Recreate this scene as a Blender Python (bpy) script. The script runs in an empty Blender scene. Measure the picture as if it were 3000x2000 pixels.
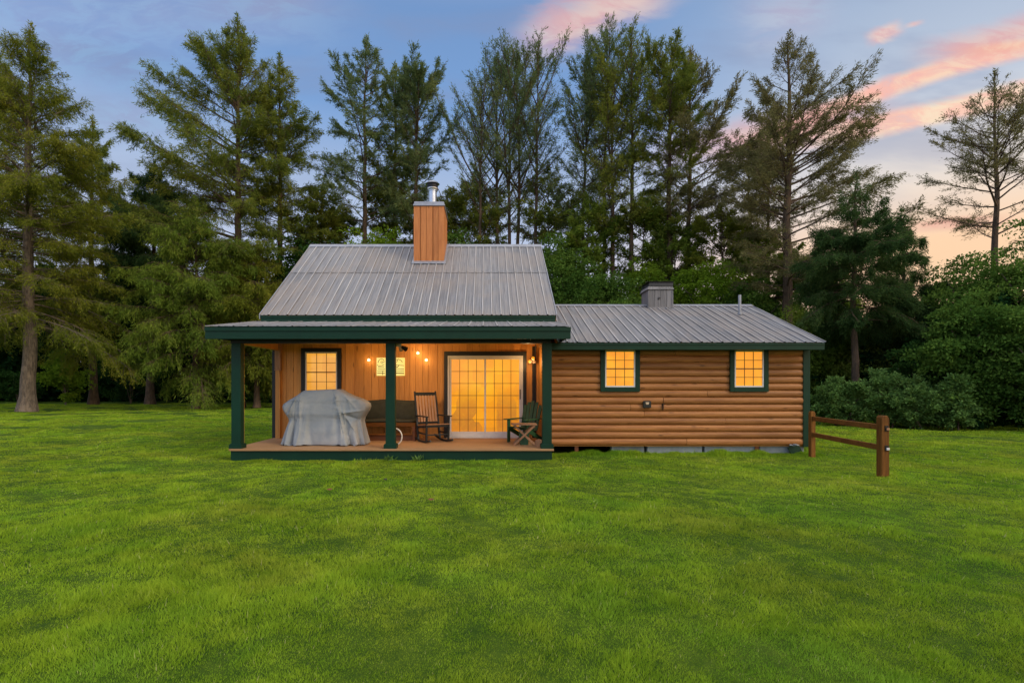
import bpy, bmesh, math, random
import numpy as np
from mathutils import Vector, Matrix
R = math.radians
rnd = random.Random(7)
sc = bpy.context.scene

# ------------------------------------------------------------------ camera
cam = bpy.data.cameras.new('camera')
cam_o = bpy.data.objects.new('camera', cam)
sc.collection.objects.link(cam_o)
cam.sensor_width = 36.0
cam.lens = 36.0 * 1188 / 2352
cam.shift_x = 61 / 2352
cam.shift_y = 101 / 2352
cam.clip_start = 0.1
cam.clip_end = 2000
cam_o.location = (0, 0, 1.6)
cam_o.rotation_euler = (R(90), 0, 0)
sc.camera = cam_o

# ------------------------------------------------------------------ light
SUN_EL, SUN_AZ = 36.0, 126.0          # azimuth clockwise from +Y: to the right and a little behind the camera
SUN_STRENGTH = 1.7
sc.view_settings.view_transform = 'Standard'
sc.view_settings.look = 'None'
sc.view_settings.exposure = 0.0
sc.view_settings.gamma = 1.0
sun = bpy.data.lights.new('sun', 'SUN')
sun.energy = SUN_STRENGTH
sun.angle = R(22)
sun.color = (1.0, 0.84, 0.60)
sun_o = bpy.data.objects.new('sun', sun)
sc.collection.objects.link(sun_o)
sd = Vector((math.sin(R(SUN_AZ)) * math.cos(R(SUN_EL)), math.cos(R(SUN_AZ)) * math.cos(R(SUN_EL)), math.sin(R(SUN_EL))))
sun_o.rotation_euler = sd.to_track_quat('Z', 'Y').to_euler()
sun_o.location = (30, -20, 40)

world = bpy.data.worlds.new('World')
sc.world = world
world.use_nodes = True
wt = world.node_tree
wt.nodes.clear()


class NT:
    """tiny expression helper over a node tree"""
    def __init__(s, t): s.t = t
    def n(s, typ, **kw):
        nd = s.t.nodes.new(typ)
        for k, v in kw.items(): setattr(nd, k, v)
        return nd
    def put(s, sock, v):
        if isinstance(v, bpy.types.NodeSocket): s.t.links.new(v, sock)
        elif isinstance(v, (tuple, list)) and len(v) == 3 and sock.type == 'RGBA': sock.default_value = (*v, 1)
        else: sock.default_value = v
    def m(s, op, a, b=0.0, c=None):
        nd = s.n('ShaderNodeMath', operation=op)
        s.put(nd.inputs[0], a); s.put(nd.inputs[1], b)
        if c is not None: s.put(nd.inputs[2], c)
        return nd.outputs[0]
    def mix(s, f, a, b, blend='MIX'):
        nd = s.n('ShaderNodeMix', data_type='RGBA', blend_type=blend)
        s.put(nd.inputs[0], f); s.put(nd.inputs[6], a); s.put(nd.inputs[7], b)
        return nd.outputs[2]
    def smooth(s, v, a, b, lo=0.0, hi=1.0):
        nd = s.n('ShaderNodeMapRange', interpolation_type='SMOOTHSTEP')
        s.put(nd.inputs[0], v); nd.inputs[1].default_value = a; nd.inputs[2].default_value = b
        nd.inputs[3].default_value = lo; nd.inputs[4].default_value = hi
        return nd.outputs[0]
    def noise(s, vec, scale, detail=4, rough=0.55, dist=0.0):
        nd = s.n('ShaderNodeTexNoise')
        if vec is not None: s.t.links.new(vec, nd.inputs['Vector'])
        nd.inputs['Scale'].default_value = scale; nd.inputs['Detail'].default_value = detail
        nd.inputs['Roughness'].default_value = rough; nd.inputs['Distortion'].default_value = dist
        return nd.outputs['Fac']
    def scalev(s, vec, sx, sy, sz):
        nd = s.n('ShaderNodeMapping'); s.t.links.new(vec, nd.inputs[0])
        nd.inputs['Scale'].default_value = (sx, sy, sz)
        return nd.outputs[0]
    def comb(s, x, y, z=0.0):
        nd = s.n('ShaderNodeCombineXYZ')
        for i, v in enumerate((x, y, z)): s.put(nd.inputs[i], v)
        return nd.outputs[0]


def build_world():
    w = NT(wt)
    out = w.n('ShaderNodeOutputWorld'); bg = w.n('ShaderNodeBackground')
    wt.links.new(bg.outputs[0], out.inputs[0])
    sky = w.n('ShaderNodeTexSky'); sky.sky_type = 'NISHITA'; sky.sun_disc = False
    sky.sun_elevation = R(SUN_EL); sky.sun_rotation = R(SUN_AZ)
    tc = w.n('ShaderNodeTexCoord')
    sp = w.n('ShaderNodeSeparateXYZ'); wt.links.new(tc.outputs['Generated'], sp.inputs[0])
    x, y, z = sp.outputs
    el = w.m('ARCSINE', z)                      # elevation, radians
    az = w.m('ARCTAN2', x, y)                   # azimuth to the right of +Y
    # direction on the tangent plane of the northern sky
    yy = w.m('MAXIMUM', y, 0.05)
    u = w.m('DIVIDE', x, yy); v = w.m('DIVIDE', z, yy)
    # evening sky colour by elevation, overhead brightened as added fill light
    ramp = w.n('ShaderNodeValToRGB'); wt.links.new(w.m('DIVIDE', el, 1.5708), ramp.inputs[0])
    cr = ramp.color_ramp
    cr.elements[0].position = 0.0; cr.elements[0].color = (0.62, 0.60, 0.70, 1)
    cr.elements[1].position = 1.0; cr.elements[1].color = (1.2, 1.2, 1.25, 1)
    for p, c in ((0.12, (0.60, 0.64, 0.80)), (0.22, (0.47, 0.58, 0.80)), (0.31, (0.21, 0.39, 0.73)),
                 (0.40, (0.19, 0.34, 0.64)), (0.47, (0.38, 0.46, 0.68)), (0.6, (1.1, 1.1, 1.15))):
        e = cr.elements.new(p); e.color = (*c, 1)
    col = ramp.outputs[0]
    # paler towards the sunset side (right)
    side = w.smooth(az, 0.10, 0.70)
    pale = w.n('ShaderNodeValToRGB'); wt.links.new(w.m('DIVIDE', el, 1.5708), pale.inputs[0])
    pr = pale.color_ramp
    pr.elements[0].position = 0.0; pr.elements[0].color = (1.0, 0.62, 0.30, 1)
    pr.elements[1].position = 1.0; pr.elements[1].color = (1.2, 1.2, 1.25, 1)
    for p, c in ((0.135, (1.15, 0.74, 0.42)), (0.19, (1.0, 0.86, 0.72)), (0.26, (0.62, 0.68, 0.78)),
                 (0.38, (0.36, 0.48, 0.68)), (0.47, (0.5, 0.56, 0.70)), (0.6, (1.1, 1.1, 1.15))):
        e = pr.elements.new(p); e.color = (*c, 1)
    col = w.mix(w.m('MULTIPLY', side, 0.95), col, pale.outputs[0])
    uv = w.comb(u, v, 0.0)
    n1 = w.noise(w.scalev(uv, 2.2, 7.0, 1), 1.6, 6, 0.6, 0.35)
    n2 = w.noise(w.scalev(uv, 5, 13.0, 1), 2.2, 6, 0.65, 0.6)
    nn = w.m('ADD', w.m('MULTIPLY', n1, 0.55), w.m('MULTIPLY', n2, 0.45))
    nc = w.m('SUBTRACT', nn, 0.5)
    # dull violet veils
    veil = w.smooth(w.noise(w.scalev(uv, 1.2, 4.5, 1), 1.5, 5, 0.55, 0.2), 0.45, 0.68)
    veil = w.m('MULTIPLY', veil, w.smooth(v, 0.25, 0.5))
    col = w.mix(w.m('MULTIPLY', veil, 0.48), col, (0.27, 0.32, 0.50))

    def streak(u0, v0, u1, v1, wd, soft, amp, curve=0.0, color=(1.0, 0.44, 0.32), edge=0.06, ns=0.16):
        """a cloud streak along a line on the tangent plane, torn by noise"""
        nonlocal col
        du, dv = u1 - u0, v1 - v0; L = math.hypot(du, dv); du /= L; dv /= L
        a = w.m('SUBTRACT', u, u0); b = w.m('SUBTRACT', v, v0)
        s = w.m('ADD', w.m('MULTIPLY', a, du), w.m('MULTIPLY', b, dv))
        t = w.m('SUBTRACT', w.m('MULTIPLY', b, du), w.m('MULTIPLY', a, dv))
        sn = w.m('DIVIDE', s, L)
        bow = w.m('MULTIPLY', w.m('MULTIPLY', sn, w.m('SUBTRACT', 1.0, sn)), 4 * curve)
        t = w.m('SUBTRACT', t, bow)
        t = w.m('ADD', t, w.m('MULTIPLY', nc, ns))
        d = w.smooth(w.m('ABSOLUTE', t), wd + soft, max(wd - soft, 0.0))
        e0 = w.smooth(w.m('ADD', s, w.m('MULTIPLY', nc, ns)), -edge, edge * 1.5)
        e1 = w.smooth(w.m('SUBTRACT', w.m('SUBTRACT', L, s), w.m('MULTIPLY', nc, ns)), -edge, edge * 1.5)
        mk = w.m('MULTIPLY', w.m('MULTIPLY', d, e0), w.m('MULTIPLY', e1, amp))
        mk = w.m('MULTIPLY', mk, w.smooth(nn, 0.28, 0.52, 0.35, 1.0))
        c2 = w.mix(w.smooth(n2, 0.4, 0.62), color, (min(color[0] * 1.05, 1.1), color[1] * 1.35, color[2] * 1.25))
        col = w.mix(mk, col, c2)
    P = lambda px, py: ((px - 1115) / 1188, (885 - py) / 1188)
    pk = (1.12, 0.56, 0.42)
    streak(*P(1700, 350), *P(2460, 90), 0.017, 0.011, 0.95, 0.026, pk, 0.12, 0.035)
    streak(*P(1840, 320), *P(2460, 180), 0.021, 0.010, 0.95, -0.008, (1.12, 0.62, 0.46), 0.08, 0.03)
    streak(*P(1540, 352), *P(2010, 262), 0.030, 0.026, 0.80, 0.0, (0.92, 0.43, 0.38), 0.12, 0.05)
    streak(*P(2130, 128), *P(2480, 25), 0.024, 0.022, 0.85, -0.006, (0.88, 0.45, 0.42), 0.06, 0.05)
    streak(*P(2205, 122), *P(2480, 84), 0.010, 0.008, 0.9, 0.0, (1.0, 0.50, 0.38), 0.05, 0.02)
    streak(*P(1994, 92), *P(2070, 62), 0.013, 0.008, 0.85, 0.0, (0.92, 0.52, 0.48), 0.015, 0.04)
    streak(*P(2082, 60), *P(2118, 50), 0.004, 0.004, 0.75, 0.0, (0.92, 0.52, 0.48), 0.012, 0.02)
    streak(*P(1225, 90), *P(1540, -60), 0.045, 0.040, 0.85, 0.0, (0.90, 0.50, 0.46), 0.05, 0.14)
    streak(*P(1180, 130), *P(1310, 20), 0.035, 0.035, 0.45, 0.0, (0.74, 0.50, 0.54), 0.06, 0.10)
    streak(*P(1700, 80), *P(1900, -20), 0.05, 0.05, 0.45, 0.0, (0.66, 0.50, 0.60), 0.06, 0.12)
    streak(*P(-200, 40), *P(800, -30), 0.10, 0.09, 0.30, 0.0, (0.50, 0.46, 0.62), 0.08, 0.16)
    streak(*P(60, 100), *P(460, 190), 0.035, 0.03, 0.55, 0.0, (0.25, 0.31, 0.52), 0.1, 0.10)
    streak(*P(160, 250), *P(460, 290), 0.03, 0.03, 0.5, 0.0, (0.34, 0.38, 0.58), 0.1, 0.10)
    streak(*P(2090, 522), *P(2310, 506), 0.010, 0.008, 0.9, 0.0, (0.92, 0.42, 0.32), 0.05, 0.03)
    back = w.m('ADD', 1.0, w.m('MULTIPLY', w.smooth(y, 0.35, -0.5), 0.9))  # added fill: sky behind the camera brightened to light the scene
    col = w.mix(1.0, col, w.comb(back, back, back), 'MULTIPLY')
    ns_ = w.mix(0.12, col, w.mix(1.0, sky.outputs[0], (0.1, 0.1, 0.1), 'MULTIPLY'))
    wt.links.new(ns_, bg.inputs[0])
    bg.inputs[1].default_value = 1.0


build_world()
C = sc.collection

# ------------------------------------------------------------------ materials
MAT = {}


def mat(name):
    m = bpy.data.materials.new(name); m.use_nodes = True
    t = m.node_tree; b = t.nodes['Principled BSDF']
    MAT[name] = m
    return m, NT(t), b


def attr_rnd(w):
    return w.n('ShaderNodeAttribute', attribute_name='rnd').outputs['Fac']


def objco(w):
    return w.n('ShaderNodeTexCoord').outputs['Object']


def bump(w, b, h, strength=0.3, dist=0.01):
    n = w.n('ShaderNodeBump'); n.inputs['Strength'].default_value = strength; n.inputs['Distance'].default_value = dist
    w.put(n.inputs['Height'], h); w.t.links.new(n.outputs[0], b.inputs['Normal'])


def wood(name, light, dark, grain='X', rough=0.55, knots=True, var=0.35, gscale=1.0, spec=0.3):
    m, w, b = mat(name)
    co = objco(w); r = attr_rnd(w)
    off = w.n('ShaderNodeVectorMath', operation='ADD'); w.t.links.new(co, off.inputs[0])
    w.t.links.new(w.comb(w.m('MULTIPLY', r, 37.0), w.m('MULTIPLY', r, 11.0), w.m('MULTIPLY', r, 23.0)), off.inputs[1])
    co = off.outputs[0]
    s = {'X': (1.0, 16, 16), 'Y': (16, 1.0, 16), 'Z': (16, 16, 1.0)}[grain]
    g = w.noise(w.scalev(co, *s), 2.2 * gscale, 6, 0.62, 0.4)
    s2 = {'X': (0.35, 2, 2), 'Y': (2, 0.35, 2), 'Z': (2, 2, 0.35)}[grain]
    g2 = w.noise(w.scalev(co, *s2), 1.3 * gscale, 4, 0.6, 0.2)
    f = w.m('ADD', w.m('MULTIPLY', w.smooth(g, 0.3, 0.7), 0.6), w.m('MULTIPLY', w.smooth(g2, 0.3, 0.7), 0.4))
    col = w.mix(f, dark, light)
    if knots:
        vo = w.n('ShaderNodeTexVoronoi'); vo.inputs['Scale'].default_value = 1.0
        sk = {'X': (1.6, 6, 6), 'Y': (6, 1.6, 6), 'Z': (6, 6, 1.6)}[grain]
        w.t.links.new(w.scalev(co, *sk), vo.inputs['Vector'])
        k = w.smooth(vo.outputs['Distance'], 0.16, 0.05)
        col = w.mix(w.m('MULTIPLY', k, 0.7), col, tuple(c * 0.35 for c in dark))
    br = w.m('ADD', 1.0 - var / 2, w.m('MULTIPLY', r, var))
    hs = w.n('ShaderNodeHueSaturation'); w.put(hs.inputs['Value'], br); w.t.links.new(col, hs.inputs['Color'])
    w.t.links.new(hs.outputs[0], b.inputs['Base Color'])
    b.inputs['Roughness'].default_value = rough
    b.inputs['Specular IOR Level'].default_value = spec
    bump(w, b, g, 0.35, 0.004)
    return m


def paint(name, col, rough=0.5, var=0.25, scale=3.0, metal=0.0, dirt=None, spec=0.4):
    m, w, b = mat(name)
    co = objco(w); r = attr_rnd(w)
    n = w.noise(co, scale, 6, 0.6, 0.3); n2 = w.noise(co, scale * 14, 3, 0.6)
    f = w.m('ADD', w.m('MULTIPLY', w.smooth(n, 0.3, 0.7), 0.6), w.m('MULTIPLY', n2, 0.4))
    c = w.mix(f, tuple(x * (1 - var) for x in col), tuple(min(x * (1 + var), 1) for x in col))
    if dirt:
        c = w.mix(w.smooth(w.noise(co, scale * 1.7, 6, 0.7, 0.5), 0.55, 0.75, 0, 0.6), c, dirt)
    w.t.links.new(c, b.inputs['Base Color'])
    b.inputs['Roughness'].default_value = rough; b.inputs['Metallic'].default_value = metal
    b.inputs['Specular IOR Level'].default_value = spec
    bump(w, b, n2, 0.15, 0.003)
    return m


wood('log_stain', (0.45, 0.190, 0.055), (0.22, 0.080, 0.022), 'X', 0.5, True, 0.3)
wood('board_stain', (0.66, 0.31, 0.075), (0.45, 0.19, 0.042), 'Z', 0.5, True, 0.3)
wood('chimney_cedar', (0.60, 0.235, 0.07), (0.38, 0.125, 0.035), 'Z', 0.55, True, 0.35)
wood('deck_wood', (0.42, 0.24, 0.11), (0.30, 0.16, 0.07), 'X', 0.6, False, 0.15)
wood('fence_wood', (0.24, 0.10, 0.018), (0.085, 0.030, 0.007), 'Z', 0.7, True, 0.2, 1.6, 0.15)
wood('fence_rail_wood', (0.22, 0.09, 0.018), (0.08, 0.028, 0.007), 'X', 0.7, True, 0.2, 1.6, 0.15)
wood('slat_wood', (0.42, 0.22, 0.11), (0.25, 0.12, 0.055), 'Z', 0.6, False, 0.25)
wood('pale_slat_wood', (0.56, 0.34, 0.20), (0.40, 0.22, 0.12), 'Z', 0.6, False, 0.2)
wood('brown_wood', (0.20, 0.075, 0.03), (0.09, 0.03, 0.012), 'X', 0.5, False, 0.2)
wood('grey_wood', (0.25, 0.24, 0.24), (0.10, 0.10, 0.105), 'Z', 0.8, False, 0.4)
paint('green_paint', (0.0015, 0.028, 0.0135), 0.5, 0.25, 2.0, spec=0.25)
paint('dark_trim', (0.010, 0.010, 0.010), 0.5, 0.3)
paint('black_wood', (0.012, 0.016, 0.016), 0.4, 0.3)
paint('adirondack_green', (0.012, 0.062, 0.022), 0.5, 0.3, 6)
paint('white_frame', (0.62, 0.60, 0.57), 0.4, 0.12)
paint('grille_bar', (0.10, 0.05, 0.015), 0.5, 0.1)
paint('steel', (0.48, 0.50, 0.53), 0.25, 0.15, 5, 0.9)
paint('galvanised', (0.33, 0.34, 0.37), 0.45, 0.2, 6, 0.6)
paint('dull_grey', (0.22, 0.225, 0.24), 0.6, 0.2, 6)
paint('black_metal', (0.015, 0.015, 0.016), 0.4, 0.3, 8, 0.5)
paint('concrete', (0.22, 0.25, 0.25), 0.9, 0.3, 3, 0, (0.05, 0.06, 0.05))
paint('cushion_cloth', (0.042, 0.045, 0.030), 0.9, 0.3, 8)
paint('white_hose', (0.65, 0.62, 0.55), 0.4, 0.1)
paint('lamp_housing', (0.55, 0.42, 0.28), 0.4, 0.1)
paint('ink', (0.035, 0.022, 0.01), 0.6, 0.2)


def metal_roof():
    m, w, b = mat('roof_metal')
    co = objco(w); r = attr_rnd(w)
    streak = w.noise(w.scalev(co, 22, 0.6, 0.6), 1.4, 6, 0.65, 0.25)
    blot = w.noise(co, 0.7, 6, 0.6, 0.3)
    f = w.m('ADD', w.m('MULTIPLY', w.smooth(streak, 0.36, 0.64), 0.6), w.m('MULTIPLY', w.m('MINIMUM', r, 1.0), 0.4))
    c = w.mix(f, (0.115, 0.115, 0.122), (0.28, 0.275, 0.28))
    c = w.mix(w.smooth(blot, 0.4, 0.66, 0, 0.45), c, (0.30, 0.245, 0.20))
    c = w.mix(w.smooth(w.noise(w.scalev(co, 34, 0.9, 0.9), 1.0, 5, 0.7, 0.3), 0.55, 0.70, 0, 0.75), c, (0.11, 0.10, 0.10))
    rib_highlight = w.m('MULTIPLY', w.smooth(r, 1.4, 1.6), w.m('MULTIPLY', w.smooth(r, 1.7, 3.0, 0.25, 1.0), w.smooth(blot, 0.3, 0.7, 0.9, 0.35)))
    c = w.mix(rib_highlight, c, (0.56, 0.53, 0.50))  # paler rib tops: sky highlight painted into the base colour
    w.t.links.new(c, b.inputs['Base Color'])
    b.inputs['Metallic'].default_value = 0.25
    w.put(b.inputs['Roughness'], w.smooth(streak, 0.2, 0.8, 0.42, 0.62))
    bump(w, b, w.noise(w.scalev(co, 3, 1, 1), 2.5, 3), 0.25, 0.02)


metal_roof()


def cloth_mat():
    m, w, b = mat('cover_cloth')
    co = objco(w)
    n = w.noise(co, 2.0, 5, 0.6, 0.5); f = w.noise(w.scalev(co, 1, 1, 0.15), 60, 3, 0.7)
    c = w.mix(w.smooth(n, 0.35, 0.65), (0.25, 0.275, 0.295), (0.35, 0.355, 0.35))
    c = w.mix(w.m('MULTIPLY', f, 0.3), c, (0.16, 0.20, 0.23))
    c = w.mix(w.smooth(w.noise(co, 1.3, 6, 0.7, 1.0), 0.56, 0.72, 0, 0.5), c, (0.36, 0.33, 0.28))
    w.t.links.new(c, b.inputs['Base Color'])
    b.inputs['Roughness'].default_value = 0.8
    bump(w, b, w.m('ADD', w.m('MULTIPLY', w.noise(co, 7, 5, 0.6, 1.2), 0.5), w.m('MULTIPLY', f, 0.10)), 0.30, 0.02)


cloth_mat()


def glow(name, c1, c2, strength, scale=1.5, low=None, zlo=0.3, zhi=2.3, dark=(0.5, 0.2, 0.03), damt=0.5):
    """a lit room seen through patterned glass: gives off light"""
    m, w, b = mat(name)
    co = w.n('ShaderNodeTexCoord').outputs['Object']
    n = w.noise(co, scale * 0.7, 2, 0.5, 0.1); n2 = w.noise(w.scalev(co, 1, 1, 1), scale * 9, 4, 0.7, 0.3)
    sp = w.n('ShaderNodeSeparateXYZ'); w.t.links.new(co, sp.inputs[0])
    c = w.mix(w.smooth(n, 0.35, 0.65), c1, c2)
    if damt > 0:
        def blocks(sx, sz, k):
            vo = w.n('ShaderNodeTexVoronoi', distance='CHEBYCHEV'); vo.inputs['Scale'].default_value = 1.0; vo.inputs['Randomness'].default_value = 0.75
            off = w.n('ShaderNodeVectorMath', operation='ADD'); w.t.links.new(w.scalev(co, sx, 0.01, sz), off.inputs[0]); off.inputs[1].default_value = (k, 0, k * 2)
            w.t.links.new(off.outputs[0], vo.inputs['Vector'])
            hv = w.n('ShaderNodeSeparateColor'); w.t.links.new(vo.outputs['Color'], hv.inputs[0]); return hv.outputs[0]
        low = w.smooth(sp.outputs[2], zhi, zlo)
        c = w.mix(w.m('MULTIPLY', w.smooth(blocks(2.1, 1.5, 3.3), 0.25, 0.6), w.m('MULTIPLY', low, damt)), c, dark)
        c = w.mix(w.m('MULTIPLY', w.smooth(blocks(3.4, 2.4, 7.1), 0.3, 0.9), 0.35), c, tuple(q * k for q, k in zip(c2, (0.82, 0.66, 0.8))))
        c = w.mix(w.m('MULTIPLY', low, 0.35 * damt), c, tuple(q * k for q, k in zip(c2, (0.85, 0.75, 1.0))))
    c = w.mix(w.m('MULTIPLY', w.smooth(n2, 0.45, 0.75), 0.15), c, (c1[0], c1[1] * 1.25, c1[2] * 2))
    w.t.links.new(c, b.inputs['Emission Color'])
    b.inputs['Base Color'].default_value = (0.1, 0.06, 0.02, 1)
    b.inputs['Emission Strength'].default_value = strength
    b.inputs['Roughness'].default_value = 0.08


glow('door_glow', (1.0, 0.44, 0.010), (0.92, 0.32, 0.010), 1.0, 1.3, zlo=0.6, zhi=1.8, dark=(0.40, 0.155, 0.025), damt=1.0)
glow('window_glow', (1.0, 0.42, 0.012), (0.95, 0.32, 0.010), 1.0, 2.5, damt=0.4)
glow('porch_window_glow', (0.95, 0.46, 0.06), (0.84, 0.34, 0.03), 0.95, 2.2, damt=0.4)
glow('sign_glow', (1.0, 0.76, 0.20), (1.0, 0.70, 0.14), 1.05, 3, damt=0.0)
glow('bulb_glow', (1.0, 0.80, 0.42), (1.0, 0.80, 0.42), 3.0, 3, damt=0.0)


def leaf(name, cols, transl=0.3, nscale=0.35, rough=0.55):
    m = bpy.data.materials.new(name); m.use_nodes = True; MAT[name] = m
    t = m.node_tree; t.nodes.clear(); w = NT(t)
    out = w.n('ShaderNodeOutputMaterial')
    r = attr_rnd(w); co = objco(w)
    n = w.noise(co, nscale, 3, 0.6, 0.4)
    f = w.m('ADD', w.m('MULTIPLY', r, 0.5), w.m('MULTIPLY', w.smooth(n, 0.3, 0.7), 0.5))
    ramp = w.n('ShaderNodeValToRGB'); w.put(ramp.inputs[0], f)
    cr = ramp.color_ramp
    cr.elements[0].color = (*cols[0], 1); cr.elements[1].color = (*cols[-1], 1)
    for i, c in enumerate(cols[1:-1]):
        e = cr.elements.new((i + 1) / (len(cols) - 1)); e.color = (*c, 1)
    d = w.n('ShaderNodeBsdfDiffuse'); tr = w.n('ShaderNodeBsdfTranslucent'); mx = w.n('ShaderNodeMixShader')
    w.t.links.new(ramp.outputs[0], d.inputs[0]); w.t.links.new(ramp.outputs[0], tr.inputs[0])
    mx.inputs[0].default_value = transl
    w.t.links.new(d.outputs[0], mx.inputs[1]); w.t.links.new(tr.outputs[0], mx.inputs[2])
    w.t.links.new(mx.outputs[0], out.inputs[0])


leaf('needles_olive', [(0.080, 0.120, 0.014), (0.175, 0.205, 0.026), (0.29, 0.28, 0.036)], 0.4)
leaf('needles_mid', [(0.076, 0.124, 0.025), (0.172, 0.214, 0.036), (0.317, 0.310, 0.048)], 0.4)
leaf('needles_blue', [(0.069, 0.117, 0.053), (0.145, 0.200, 0.076), (0.276, 0.304, 0.097)], 0.4)
leaf('needles_dark', [(0.020, 0.048, 0.016), (0.052, 0.100, 0.030), (0.12, 0.175, 0.048)], 0.38)
leaf('needles_light', [(0.075, 0.13, 0.020), (0.15, 0.22, 0.030), (0.25, 0.30, 0.045)], 0.4)
leaf('needles_brown', [(0.083, 0.094, 0.041), (0.179, 0.172, 0.069), (0.304, 0.262, 0.097)], 0.4)
leaf('leaves_green', [(0.034, 0.085, 0.015), (0.085, 0.165, 0.028), (0.17, 0.26, 0.045)], 0.35)
leaf('leaves_bright', [(0.08, 0.15, 0.014), (0.16, 0.26, 0.02), (0.27, 0.35, 0.035)], 0.4)
leaf('leaves_dark', [(0.012, 0.036, 0.010), (0.03, 0.075, 0.016), (0.065, 0.125, 0.022)], 0.3)
leaf('leaves_pale', [(0.06, 0.135, 0.035), (0.14, 0.25, 0.06), (0.25, 0.37, 0.10)], 0.35)
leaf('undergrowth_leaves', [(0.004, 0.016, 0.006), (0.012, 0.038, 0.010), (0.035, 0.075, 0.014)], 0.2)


def bark(name, a, b_):
    m, w, b = mat(name)
    co = objco(w)
    n = w.noise(w.scalev(co, 5, 5, 1.0), 2.5, 6, 0.7, 0.6); n2 = w.noise(co, 1.3, 4)
    c = w.mix(w.smooth(n, 0.3, 0.7), a, b_)
    c = w.mix(w.smooth(n2, 0.5, 0.7, 0, 0.5), c, tuple(x * 1.5 for x in b_))
    w.t.links.new(c, b.inputs['Base Color']); b.inputs['Roughness'].default_value = 0.9
    bump(w, b, n, 0.9, 0.05)


bark('bark_brown', (0.035, 0.022, 0.013), (0.12, 0.075, 0.042))
bark('bark_grey', (0.05, 0.04, 0.03), (0.19, 0.145, 0.105))


def lawn_colour(w, pos):
    """grass colour field shared by soil and blades, laid out over the ground"""
    a = w.noise(pos, 0.28, 4, 0.6, 0.5); b2 = w.noise(pos, 1.6, 5, 0.65, 0.6); c3 = w.noise(pos, 7.0, 3, 0.6)
    f = w.m('ADD', w.m('ADD', w.m('MULTIPLY', a, 0.34), w.m('MULTIPLY', b2, 0.40)), w.m('MULTIPLY', c3, 0.26))
    return w.smooth(f, 0.33, 0.69)


def lawn_mats():
    m, w, b = mat('lawn_soil')
    pos = w.n('ShaderNodeNewGeometry').outputs['Position']
    f = lawn_colour(w, pos)
    c = w.mix(f, (0.022, 0.055, 0.005), (0.12, 0.18, 0.014))
    fine = w.noise(pos, 45, 4, 0.7)
    c = w.mix(w.smooth(fine, 0.35, 0.65, 0.0, 0.55), c, (0.03, 0.075, 0.006))
    w.t.links.new(c, b.inputs['Base Color']); b.inputs['Roughness'].default_value = 0.9
    b.inputs['Specular IOR Level'].default_value = 0.1
    bump(w, b, fine, 0.8, 0.03)
    m = bpy.data.materials.new('grass_blades'); m.use_nodes = True; MAT['grass_blades'] = m
    t = m.node_tree; t.nodes.clear(); w = NT(t)
    out = w.n('ShaderNodeOutputMaterial'); pos = w.n('ShaderNodeNewGeometry').outputs['Position']
    r = attr_rnd(w); f = lawn_colour(w, pos)
    g = w.m('ADD', w.m('MULTIPLY', f, 0.60), w.m('MULTIPLY', r, 0.40))
    c = w.mix(g, (0.110, 0.245, 0.010), (0.46, 0.60, 0.045))
    hue = w.noise(pos, 0.55, 3, 0.6, 0.4)
    c = w.mix(w.smooth(hue, 0.45, 0.68, 0, 0.45), c, w.mix(g, (0.10, 0.135, 0.012), (0.50, 0.46, 0.075)))
    c = w.mix(w.smooth(hue, 0.50, 0.32, 0, 0.45), c, w.mix(g, (0.035, 0.15, 0.012), (0.26, 0.54, 0.06)))
    c = w.mix(w.smooth(r, 0.965, 0.975, 0, 0.8), c, (0.55, 0.50, 0.24))
    d = w.n('ShaderNodeBsdfDiffuse'); tr = w.n('ShaderNodeBsdfTranslucent'); mx = w.n('ShaderNodeMixShader')
    t.links.new(c, d.inputs[0]); t.links.new(c, tr.inputs[0]); mx.inputs[0].default_value = 0.35
    t.links.new(d.outputs[0], mx.inputs[1]); t.links.new(tr.outputs[0], mx.inputs[2]); t.links.new(mx.outputs[0], out.inputs[0])


lawn_mats()
paint('forest_floor', (0.02, 0.035, 0.01), 0.95, 0.4, 1.0, 0, None, 0.1)
paint('dead_leaf', (0.16, 0.06, 0.025), 0.8, 0.3)


# ------------------------------------------------------------------ helpers
def tag(o, label=None, cat=None, group=None, kind=None):
    if label: o['label'] = label
    if cat: o['category'] = cat
    if group: o['group'] = group
    if kind: o['kind'] = kind
    return o


def thing(name, loc, label, cat, group=None, rz=0.0):
    o = bpy.data.objects.new(name, None); C.objects.link(o)
    o.location = loc; o.rotation_euler = (0, 0, rz); o.empty_display_size = 0.3
    return tag(o, label, cat, group)


def root_of(o):
    while o.parent: o = o.parent
    return o


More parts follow.
